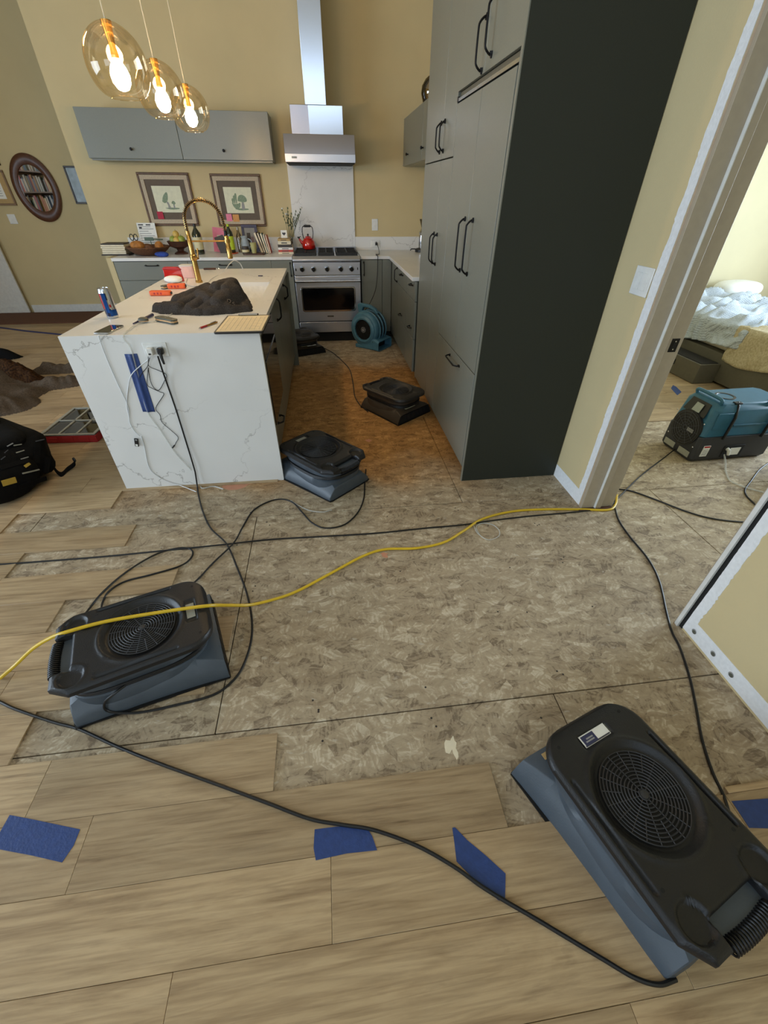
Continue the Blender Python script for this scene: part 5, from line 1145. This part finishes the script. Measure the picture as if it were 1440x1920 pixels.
# folding tools
def pocket_tool(label, loc, rz, s_=1.0):
    t = thing('folding_tool', label, 'tool', loc, rz); t.scale = (s_,)*3
    pr = [(-.075, -.018), (-.06, -.026), (-.02, -.024), (.03, -.021), (.07, -.024), (.082, -.014), (.082, .010), (.07, .020), (-.05, .024), (-.072, .014)]
    MB().prism(pr, 0, .008).build('lower_scale', 'olive_grey', t, bevel=.003); MB().prism([(a*.96, b*.94) for a, b in pr], .008, .014).build('spacer', 'tool_rim', t); MB().prism(pr, .014, .024).build('upper_scale', 'olive_grey', t, bevel=.004)
    for x in (-.05, .0, .06): MB().lathe([(.004, .0238), (.003, .0252)], 10, (x, 0, 0)).build('rivet', 'chrome', t)
    return t
pocket_tool('large grey folding tool with tan edge lying near the island front', (-.885, 2.565, Z), math.radians(-38), 1.0)
pocket_tool('grey folding tool with an open blade resting by the bright orange tool', (-1.165, 3.64, Z), math.radians(58), .95)
t = thing('small_tool', 'small grey knob-like tool touching the large folding tool', 'tool', (-1.005, 2.565, Z)); lump(0, 0, .014, .026, .018, .014, .7, 16, .002).build('body', 'olive_grey', t); lump(0, 0, .010, .0265, .0185, .004, .7, 16, .002).build('rim', 'tool_rim', t)
one(MB().tube([at(250, 607, 'z', Z+.006), at(286, 590, 'z', Z+.010)], [.004, .009], 8), 'driver_handle', 'navy', 'thin dark blue tool handle behind the grey knob-like tool', 'tool')
def orange(label, c, rz, L, w_, h, mat='orange_plastic'):
    t = thing('orange_tool', label, 'tool', c, rz); B(-L/2, L/2, -w_/2, w_/2, 0, h).build('body', mat, t, bevel=.008, segs=3)
    for i in range(3): B(-L*.28+i*.022, -L*.28+i*.022+.01, -w_/2-.001, w_/2+.001, h*.3, h*.7).build('grip', 'red_plastic', t)
    B(L/2-.004, L/2+.005, -w_*.3, w_*.3, h*.25, h*.75).build('end_button', 'black_plastic', t, bevel=.002); return t
orange('orange ribbed tool lying alone at the left edge of the island', (-1.14, 3.345, Z), math.radians(-3), .14, .045, .030)
orange('bright orange tool in front of the red package on the island', (-1.10, 3.60, Z), math.radians(2), .125, .045, .034)
t = thing('red_package', 'red plastic package standing with crumpled paper behind the orange tool', 'package', (-1.20, 3.93, Z))
MB().prism([(-.075, .0), (.07, .0), (.062, .078), (-.07, .085)], -.006, .006, 'y').build('panel', 'red_enamel', t, bevel=.002); MB().prism([(-.078, .085), (.064, .078), (.04, .098), (-.06, .10)], -.012, .03, 'y').build('fold', 'red_plastic', t, bevel=.003)
lump(-.01, -.05, .022, .07, .04, .024, .9, 22, .03).build('crumpled_paper', 'paper', t, ang=60)
t = thing('pink_box', 'pale pink plastic tub standing behind the red package', 'box', (-1.135, 4.12, Z)); MB().prism(rrect(-.055, .055, -.05, .05, .018), 0, .085).build('body', 'pink_plastic', t, bevel=.004); MB().prism(rrect(-.057, .057, -.052, .052, .018), .085, .092).build('lid', 'white_plastic', t, bevel=.002)
t = thing('pen', 'red and silver pen beside the clipboard', 'pen', (-.638, 2.46, Z+.005), math.radians(62)); MB().tube([(-.07, 0, 0), (-.02, 0, 0)], .0048, 10).build('grip', 'red_plastic', t); MB().tube([(-.02, 0, 0), (.058, 0, 0), (.066, 0, 0)], [.0048, .0048, .003], 10).build('barrel', 'brass', t); MB().tube([(-.07, 0, 0), (-.082, 0, 0)], [.0045, .001], 8).build('tip', 'chrome', t); B(.01, .055, -.001, .001, .005, .0075).build('clip', 'chrome', t)
# clipboard with a form, overhanging the front corner
cc = [at(397, 628, 'z', .925), at(492, 627, 'z', .925), at(507, 594, 'z', .925), at(426, 591, 'z', .925)]
t = thing('clipboard', 'black clipboard with a printed form at the front right corner of the island', 'clipboard', (cc[0]+cc[2])*.5-Vector((0, 0, .0095)), math.radians(-1))
w2, h2 = .122, .185
t.location = (-.455, 2.462, Z+.0005)
MB().prism(rrect(-w2, w2, -h2, h2, .012), 0, .010).build('board', 'black_plastic', t, bevel=.0015); fp = B(-w2+.012, w2-.008, -h2+.012, h2-.03, .0102, .0125).build('form', 'form_paper', t)
for i in range(9): B(-w2+.028+.024*i, -w2+.0288+.024*i, -h2+.03, h2-.06, .0125, .0127).build('ruled_line', 'ink', fp)
for i in range(13): B(-w2+.025, w2-.03-.02*(i % 3), -h2+.035+.02*i, -h2+.0358+.02*i, .0125, .0127).build('ruled_line', 'ink', fp)
cl = B(-.055, .055, h2-.028, h2-.008, .012, .020).build('clip', 'black_metal', t, bevel=.003); MB().tube([(-.05, h2-.03, .019), (.05, h2-.03, .019)], .004, 8).build('clip_bar', 'chrome', cl)
t = thing('bar_tool', 'thin dark tool lying at the back edge of the island', 'tool', (-1.06, 4.56, Z)); B(-.055, .055, -.012, .012, 0, .014).build('body', 'wood_dark', t, bevel=.004); MB().tube([(.055, 0, .006), (.085, .004, .006)], .004, 8).build('tip', 'chrome', t)
one(B(-.575, -.535, 4.13, 4.145, Z, Z+.006), 'bit_driver', 'navy', 'tiny dark bit lying behind the sink', 'tool', bevel=.002)
t = thing('drain_cup', 'white round cup standing in the sink basin', 'cup', (-.56, 3.37, .673)); MB().lathe([(.05, 0), (.055, .05), (.056, .10), (.051, .10), (.046, .01)], 30, cap=False).build('body', 'white_plastic', t); MB().lathe([(.05, .0), (.046, .012)], 30).build('bottom', 'white_plastic', t)
cord('charging_cable', 'pale cable looping on the worktop around the faucet base', [Vector(p) for p in ((-1.13, 4.02, .918), (-1.08, 3.78, .918), (-.99, 3.66, .918), (-.93, 3.80, .918), (-.935, 4.0, .918), (-.90, 4.12, .930), (-.86, 4.22, .95), (-.83, 4.33, .985), (-.80, 4.42, 1.0), (-.77, 4.50, .97), (-.755, 4.52, .918))], .0035, 'white_cable', 'cable')

# ---------------------------------------------------------------- back counter
def bottle(name, label, loc, prof, mat, bands=(), cat='bottle', rz=0):
    t = thing(name, label, cat, loc, rz); MB().lathe(prof, 26).build('glass', mat, t)
    for r, z0, z1, m_ in bands: MB().lathe([(r, z0), (r, z1)], 26, cap=False).build('label', m_, t)
    return t
ZC = .9145
t = thing('paper_stack', 'pale stack of folded papers on a dark tray at the left end of the counter', 'papers', (-2.355, 5.92, .905)); B(-.13, .16, -.12, .12, .0, .012).build('tray', 'book_dark', t, bevel=.003)
for i in range(5): B(-.12+.004*(i % 3), .13+.004*(i % 2), -.10, .10-.004*i, .0125+.018*i, .029+.018*i).build('folded_sheet', 'book_cream', t, bevel=.003)
B(-.11, .13, -.10, .095, .1035, .112).build('cover', 'book_dark', t, bevel=.002)
t.location = (-2.33, 5.84, ZC); 
t = thing('fruit_basket', 'wide woven basket with bread and fruit on the left of the counter', 'basket', (-1.96, 5.78, ZC))
MB().lathe([(.10, 0), (.15, .015), (.20, .05), (.225, .075), (.215, .08), (.19, .055), (.14, .022), (.02, .012)], 40).build('bowl', 'basket', t, ang=60)
MB().tube([(.222*math.cos(a), .222*math.sin(a), .078+.002*math.sin(20*a)) for a in [2*PI*i/60 for i in range(60)]], .007, 6, True).build('rim', 'basket', t)
def orb(name, label, cat, c, r, mat, sq=(1, 1, 1), group=None, stem=False):
    t = thing(name, label, cat, c, 0, group); lump(0, 0, r*sq[2], r*sq[0], r*sq[1], r*sq[2], .95, 20, .004).build('skin', mat, t, ang=80)
    if stem: MB().tube([(0, 0, 2*r*sq[2]-.004), (.003, 0, 2*r*sq[2]+.010)], .002, 5).build('stem', 'wood_dark', t)
    return t
orb('bread_roll', 'golden bread roll at the left side of the woven basket', 'bread', (-2.05, 5.72, ZC+.05), .06, 'bread', (1.3, .9, .75)); orb('bread_roll', 'darker roll in the middle of the woven basket', 'bread', (-1.96, 5.75, ZC+.035), .05, 'basket', (1.3, .9, .75))
orb('orange_fruit', 'orange fruit at the right side of the woven basket', 'fruit', (-1.84, 5.78, ZC+.04), .045, 'bread', (1, 1, 1), None, True)
t = thing('footed_bowl', 'dark footed wooden bowl filled with green and yellow fruit', 'bowl', (-1.64, 5.86, ZC)); MB().lathe([(.075, 0), (.07, .012), (.035, .03), (.04, .05), (.10, .075), (.125, .125), (.118, .128), (.09, .085), (.01, .07)], 36).build('bowl', 'wood_dark', t)
for i, (x, y, m_, r, lb_) in enumerate(((-.05, -.02, 'fruit_green', .038, 'green fruit at the left of the footed bowl'), (.045, -.03, 'fruit_green', .040, 'green fruit at the right of the footed bowl'), (-.005, -.045, 'fruit_yellow', .036, 'yellow fruit at the front of the footed bowl'), (.0, .045, 'fruit_yellow', .036, 'yellow fruit at the back of the footed bowl'))): orb('fruit', lb_, 'fruit', (-1.64+x, 5.86+y, ZC+.092+(.004 if i < 2 else 0)), r, m_, (1, 1, 1.05), None, True)
orb('fruit', 'yellow fruit on top of the heap in the footed bowl', 'fruit', (-1.65, 5.86, ZC+.150), .034, 'fruit_yellow', (1, 1, 1.1), None, True)
t = thing('cleaning_cloth', 'small crumpled blue cloth on the counter edge before the basket', 'cloth', (-1.80, 5.60, ZC)); lump(0, 0, .022, .075, .035, .024, .9, 24, .05).build('cloth', 'cloth_blue', t, ang=50)
t = thing('notice_sheet', 'white printed sheet leaning on the wall behind the basket', 'paper', (-2.02, 6.03, ZC))
ns = B(-.10, .10, -.002, 0, 0, .29).build('sheet', 'paper', t); ns.rotation_euler = (math.radians(-12), 0, 0)
for i in range(11): B(-.085, .075-.03*(i % 3), -.0026, -.002, .03+.022*i, .036+.022*i).build('text_line', 'ink_grey', ns)
B(-.085, -.03, -.0028, -.002, .265, .277).build('text_line', 'ink', ns); B(.0, .05, -.0028, -.002, .265, .277).build('text_line', 'ink', ns); B(-.08, -.05, -.0028, -.002, .235, .25).build('text_line', 'ink', ns)
t = thing('scissor_cup', 'small cup holding black handled scissors left of the notice sheet', 'cup', (-2.17, 6.02, ZC)); MB().lathe([(.04, 0), (.042, .09), (.038, .09), (.036, .01)], 24).build('cup', 'book_grey', t)
for s_ in (-1, 1): MB().tube([(s_*.022+.02*math.cos(a), 0, .15+.030*math.sin(a)) for a in [2*PI*i/20 for i in range(20)]], .0045, 6, True).build('scissor_handle', 'black_plastic', t); MB().tube([(s_*.02, 0, .125), (0, 0, .06)], .004, 6).build('scissor_blade', 'chrome', t)
t = thing('grater', 'small green flat grater leaning before the notice sheet', 'utensil', (-1.98, 5.97, ZC+.10)); B(-.06, .04, -.004, .004, .02, .055).build('plate', 'book_green', t, bevel=.003); MB().tube([(.04, 0, .035), (.14, 0, .032)], .006, 8).build('handle', 'book_green', t); MB().tube([(.0, 0, .02), (.0, .02, -.10)], .004, 6).build('stand', 'book_green', t)
bottle('oil_bottle', 'tall square shouldered dark oil bottle with cream label', (-1.42, 5.83, ZC), [(.045, 0), (.050, .006), (.050, .19), (.044, .205), (.018, .245), (.014, .255), (.014, .285)], 'bottle_green', [(.0505, .045, .165, 'label_cream'), (.0155, .262, .288, 'black_plastic')])
bottle('wine_bottle', 'green bottle with lime label standing on an orange saucer', (-1.06, 5.84, ZC+.012), [(.036, 0), (.039, .006), (.039, .17), (.034, .20), (.015, .235), (.013, .27)], 'bottle_green', [(.0395, .03, .16, 'label_lime'), (.0142, .235, .272, 'label_lime')])
one(MB().lathe([(.04, 0), (.062, .006), (.065, .011), (.04, .008)], 30, (-1.06, 5.84, ZC)), 'saucer', 'orange_plastic', 'orange saucer under the lime label bottle', 'saucer', origin=(-1.06, 5.84, ZC))
bottle('glass_bottle', 'slim grey glass bottle behind the lime label bottle', (-.985, 6.0, ZC), [(.03, 0), (.033, .15), (.026, .17), (.012, .20), (.012, .25)], 'smoke_glass')
t = thing('upright_book', 'tilted book with a pink and cream cover behind the faucet', 'book', (-1.22, 6.0, ZC), 0); bk = B(-.075, .075, -.012, .012, 0, .24).build('pages', 'book_cream', t); B(-.077, .077, -.015, -.012, 0, .243).build('cover', 'post_pink', t); B(-.03, .06, -.0165, -.015, .03, .17).build('cover_art', 'book_cream', t); t.rotation_euler = (math.radians(-8), math.radians(6), 0)
t = thing('upright_book', 'dark slanting book between the oil bottle and the lime label bottle', 'book', (-1.155, 5.92, ZC), 0); B(-.05, .05, -.011, .011, 0, .17).build('pages', 'book_dark', t); B(-.052, .052, -.014, -.011, 0, .172).build('cover', 'book_dark', t); t.rotation_euler = (math.radians(-4), math.radians(-16), 0)
t = thing('blue_jug', 'small pale blue jug right of the lime label bottle', 'jug', (-.92, 5.95, ZC)); MB().lathe([(.03, 0), (.045, .02), (.05, .09), (.032, .14), (.04, .165), (.035, .165), (.027, .14)], 26).build('body', 'print_blue', t); MB().tube(spline([(.04, 0, .14), (.075, 0, .12), (.07, 0, .07), (.045, 0, .05)], 4), .006, 8).build('handle', 'print_blue', t)
t = thing('jar', 'short dark jar with a pale band in front of the blue jug', 'jar', (-.90, 5.80, ZC)); MB().lathe([(.04, 0), (.042, .05), (.036, .06), (.036, .075)], 24).build('body', 'book_dark', t); MB().lathe([(.0425, .02), (.0425, .045)], 24, cap=False).build('label', 'label_cream', t)
t = thing('photo_frame', 'dark blue photo frame standing under the right mushroom print', 'photo frame', (-.86, 6.03, ZC)); f = MB()
for a in ((-.09, .09, 0, .03), (-.09, .09, .24, .27), (-.09, -.06, .03, .24), (.06, .09, .03, .24)): f.box(a[0], a[1], -.012, 0, a[2], a[3])
f.build('frame', 'navy', t, bevel=.002); ph = B(-.06, .06, -.006, -.002, .03, .24).build('photo', 'ink_grey', t); B(-.035, .005, -.0066, -.006, .05, .19).build('photo_figure', 'book_dark', ph); B(.0, .04, -.0066, -.006, .05, .15).build('photo_figure', 'book_mauve', ph); t.rotation_euler = (math.radians(-8), 0, 0)
t = thing('green_tumbler', 'small yellow green tumbler candle on a dark wooden board', 'tumbler', (-.80, 5.76, ZC+.014)); MB().lathe([(.026, 0), (.036, .10), (.033, .10), (.025, .01)], 24).build('glass', 'candle_green', t)
one(MB().prism(rrect(-.12, .12, -.08, .08, .03), 0, .013), 'wooden_board', 'wood_dark', 'small dark wooden board under the green tumbler', 'board').location = (-.80, 5.76, ZC)
# leaning and stacked books
lean = [('book_mauve', .21, .026, -17, -.655), ('book_dark', .205, .020, -15, -.628), ('book_green', .20, .022, -13, -.604), ('book_white', .19, .014, -12, -.582), ('book_red', .18, .016, -10, -.564)]
ln = ['mauve', 'dark', 'green', 'white', 'reddish']
for (m_, hh, tk, an, x), nm in zip(lean, ln):
    t = thing('leaning_book', nm+' book in the leaning row left of the stacked books', 'book', (x-.06, 5.90, ZC), 0, 'leaning books on the counter'); B(-tk/2, tk/2, -.07, .07, 0, hh).build('cover', m_, t, bevel=.002); B(-tk/2+.003, tk/2-.003, -.072, -.06, .004, hh+.0008).build('pages', 'book_cream', t); t.rotation_euler = (0, math.radians(an), 0)
z = ZC
for m_, hh, w_, nm in (('book_cream', .020, .175, 'cream book at the bottom of the stack under the heart card'), ('book_red', .022, .17, 'red book second from the bottom of the stack'), ('book_white', .024, .168, 'white book in the middle of the stack'), ('book_dark', .028, .16, 'dark book third from the top of the stack'), ('book_cream', .034, .145, 'thick cream book second from the top of the stack'), ('book_tan', .020, .14, 'tan book on top of the stack')):
    t = thing('stacked_book', nm, 'book', (-.44-(.17-w_)*.3, 5.86, z), random.uniform(-.03, .03), 'stacked books right of the photo frame'); B(-w_/2, w_/2, -.10, .10, 0, hh).build('cover', m_, t, bevel=.002); B(-w_/2+.004, w_/2+.0008, -.096, .096, .003, hh-.003).build('pages', 'book_cream', t)
    B(-w_*.25, w_*.2, -.1006, -.10, hh*.3, hh*.6).build('spine_print', 'ink', t); z += hh
t = thing('heart_card', 'small white card with a grey heart on top of the stacked books', 'card', (-.45, 5.90, z)); B(-.035, .035, -.003, 0, 0, .075).build('card', 'paper', t)
hp = [(.020*(16*math.sin(a)**3)/16, .040+.018*(13*math.cos(a)-5*math.cos(2*a)-2*math.cos(3*a)-math.cos(4*a))/16) for a in [2*PI*i/30 for i in range(30)]]
MB().prism(hp, -.0038, -.003, 'y').build('heart', 'ink', t); t.rotation_euler = (math.radians(-6), 0, 0)
t = thing('bud_vase', 'slim vase of dried stems and white flowers at the end of the books', 'vase', (-.39, 6.0, ZC)); MB().lathe([(.025, 0), (.03, .03), (.028, .10), (.014, .14), (.016, .16)], 22).build('vase', 'clear_glass', t)
rs = random.Random(2)
for i in range(11):
    a = rs.uniform(-1.1, 1.1); L_ = rs.uniform(.2, .34); ex, ey = math.sin(a)*L_*.6, rs.uniform(-.10, .02); s_ = MB().tube(spline([(0, 0, .02), (ex*.25, ey*.3, .16), (ex*.7, ey*.7, .12+L_*.6), (ex, ey, .10+L_)], 3), .0018, 5); so = s_.build('stem', 'stem_green', t)
    for q in range(5): f_ = .55+.1*q; lump(ex*f_+rs.uniform(-.01, .01), ey*f_, .12+L_*f_*.95, .006, .006, .012, 1, 8, 0).build('leaf', 'stem_green', so)
    if i % 3 == 0: lump(ex, ey, .10+L_, .013, .013, .010, 1, 10, .02).build('blossom', 'flower_white', so)
# kettle
t = thing('tea_kettle', 'glossy red tea kettle with black handle on the left rear burner', 'kettle', (-.175, 5.92, .9485)); KB = MB().lathe([(.062, 0), (.074, .010), (.080, .04), (.074, .075), (.055, .105), (.034, .118)], 34); KB.build('body', 'red_enamel', t, ang=60)
ld = MB().lathe([(.036, .117), (.030, .127), (.012, .132)], 26).build('lid', 'red_enamel', t); MB().ball((0, 0, .143), .011).build('lid_knob', 'black_plastic', ld)
MB().tube([(-.055, 0, .045), (-.085, -.004, .075), (-.105, -.006, .105)], [.022, .015, .010], 14).build('spout', 'red_enamel', t); MB().tube([(-.100, -.006, .108), (-.122, -.006, .122)], [.012, .008], 10).build('whistle', 'black_plastic', t); MB().tube([(-.108, -.006, .118), (-.085, -.006, .128)], .004, 6).build('whistle_lever', 'black_plastic', t)
MB().tube(spline([(-.052, 0, .10), (-.062, 0, .17), (-.045, 0, .225), (.045, 0, .225), (.062, 0, .17), (.052, 0, .10)], 5), .0045, 8).build('bail', 'black_metal', t); MB().tube([(-.038, 0, .228), (.038, 0, .228)], .012, 12).build('grip', 'black_plastic', t)
# coffee maker beside the pantry
t = thing('coffee_maker', 'black and chrome coffee maker half hidden behind the pantry cabinet', 'coffee maker', (1.20, 5.90, ZC)); MB().lathe([(.085, 0), (.085, .03), (.06, .04)], 28).build('base', 'black_plastic', t, bevel=.003)
MB().lathe([(.045, .04), (.050, .09), (.044, .17)], 26).build('flask', 'chrome', t); MB().tube([(.05, 0, .03), (.055, 0, .12), (.02, 0, .22)], [.016, .016, .014], 10).build('column', 'black_plastic', t); MB().lathe([(.042, .175), (.046, .20), (.03, .22), (.018, .24)], 26).build('collar', 'chrome', t); MB().lathe([(.016, .24), (.045, .33), (.042, .33), (.012, .245)], 26).build('funnel', 'smoke_glass', t)
MB().tube([(-.07, 0, .03), (-.13, 0, .032), (-.145, 0, .015)], .006, 8).build('lever', 'black_plastic', t)
# vase on the small wall cabinet
t = thing('glass_jar', 'round smoky glass bottle vase on top of the small wall cabinet', 'vase', (1.10, 5.30, 2.128)); MB().lathe([(.05, 0), (.085, .03), (.105, .09), (.10, .14), (.07, .185), (.032, .21), (.028, .25), (.034, .27), (.030, .27), (.024, .25), (.028, .212), (.066, .18), (.095, .135), (.10, .09), (.08, .035), (.04, .006)], 36, cap=False).build('glass', 'smoke_glass', t, ang=80)

# ---------------------------------------------------------------- bedroom
t = thing('platform_bed', 'low bed with a dark olive platform base seen through the doorway', 'bed', (4.6, 4.05, 0))
B(-.86, .85, -1.3, 1.10, .03, .28).build('base', 'bed_frame', t, bevel=.006); B(-.80, .80, -1.25, 1.05, .28, .50).build('mattress', 'book_cream', t, bevel=.05, segs=4)
B(-.78, .80, -1.2, 1.0, 0, .03).build('plinth', 'gap_dark', t)
dw = B(-1.08, -.862, -.45, .42, .012, .195).build('drawer', 'bed_frame', t, bevel=.003); B(-1.085, -1.079, -.13, .02, .10, .15).build('drawer_slot', 'gap_dark', dw, bevel=.002); B(-1.06, -.88, -.43, .40, .195, .2).build('drawer_contents', 'cushion_dark', dw)
B(-1.084, -1.079, .15, .28, .11, .14).build('drawer_slot', 'gap_dark', dw, bevel=.002)
def drape(name, mat, label, cat, y0, y1, zlow, seed, amp, xin=1.1, top=.515, x_edge=3.765):
    """blanket over the near edge of the bed: top surface then hanging side"""
    mb = MB()
    def fn(u, v):
        y = y0+(y1-y0)*v; s_ = u*(xin+.30)
        fold = amp*(ridge(s_*.6, y, 5.5, seed, 1.25)-.35)+amp*.7*noise.noise(Vector((s_*5, y*4, seed)))+amp*.35*ridge(s_, y, 11, seed+3, 1.45)
        hang = .30
        if s_ < hang:
            q = 1-s_/hang; z = top-(top-zlow(y))*q; return (x_edge-.02*math.sin(q*PI*.5)-abs(fold)*.45, y, z)
        x = x_edge+(s_-hang); e = min(1, (s_-hang)/.12); return (x, y, top+.012+max(-.004, fold)*e)
    mb.grid(70, 120, fn); return one(mb, name, mat, label, cat, ang=80, solid=.006)
def bl_low(y): return .30+.06*math.sin(y*2.3)
drape('blanket', 'blanket', 'rumpled pale blue grey striped blanket heaped on the bed', 'blanket', 3.50, 5.10, bl_low, 3.1, .10)
drape('throw', 'throw', 'cream throw hanging over the near end of the bed', 'blanket', 2.78, 3.62, lambda y: .27+.05*math.sin(y*5), 7.7, .035, 1.1, .525, 3.755)
t = thing('pillow', 'white pillow against the bedroom wall', 'pillow', (4.85, 4.95, .53), math.radians(10)); lump(0, 0, .085, .30, .17, .085, .75, 28, .004).build('cushion', 'paper', t, ang=80)
# ---------------------------------------------------------------- bookcase on the left wall, seen in the oval mirror
t = thing('bookcase', 'tall white bookcase on the left wall, reflected in the oval mirror', 'bookcase', (-5.84, 3.55, 0))
for y in (-.72, .70): B(-.15, .15, y, y+.02, 0, 2.15).build('side_panel', 'shelf_wood', t)
B(-.155, -.15, -.70, .70, 0, 2.15).build('back_panel', 'shelf_wood', t)
for z in (.05, .42, .79, 1.12, 1.45, 1.78, 2.13): B(-.15, .15, -.70, .70, z, z+.02).build('shelf', 'shelf_wood', t)
bt = {}
rb = random.Random(11)
for si, z in enumerate((.81, 1.14, 1.47, 1.80)):
    y = 2.87; sn_ = ['lowest', 'second lowest', 'second highest', 'highest'][si]
    while y < 4.2:
        m_ = rb.choice(['book_cream', 'book_dark', 'book_red', 'book_white', 'book_white', 'book_tan', 'book_green', 'book_mauve', 'book_blue', 'book_grey'])
        if m_ not in bt: o = B(-.09, .09, -.018, .018, 0, .24).build('shelf_book', m_, None, bevel=.002); bt[m_] = o
        else: o = bt[m_].copy(); C.objects.link(o)
        w_ = rb.uniform(.7, 1.35); o.scale = (1, w_, rb.uniform(.8, 1.15)); y += .018*w_+.002; o.location = (-5.82, y, z+.0005); y += .018*w_
        tag(o, 'one of the books on the %s filled shelf of the bookcase' % sn_, 'book', 'books on the %s filled shelf' % sn_)
        if rb.random() < .1: y += .08
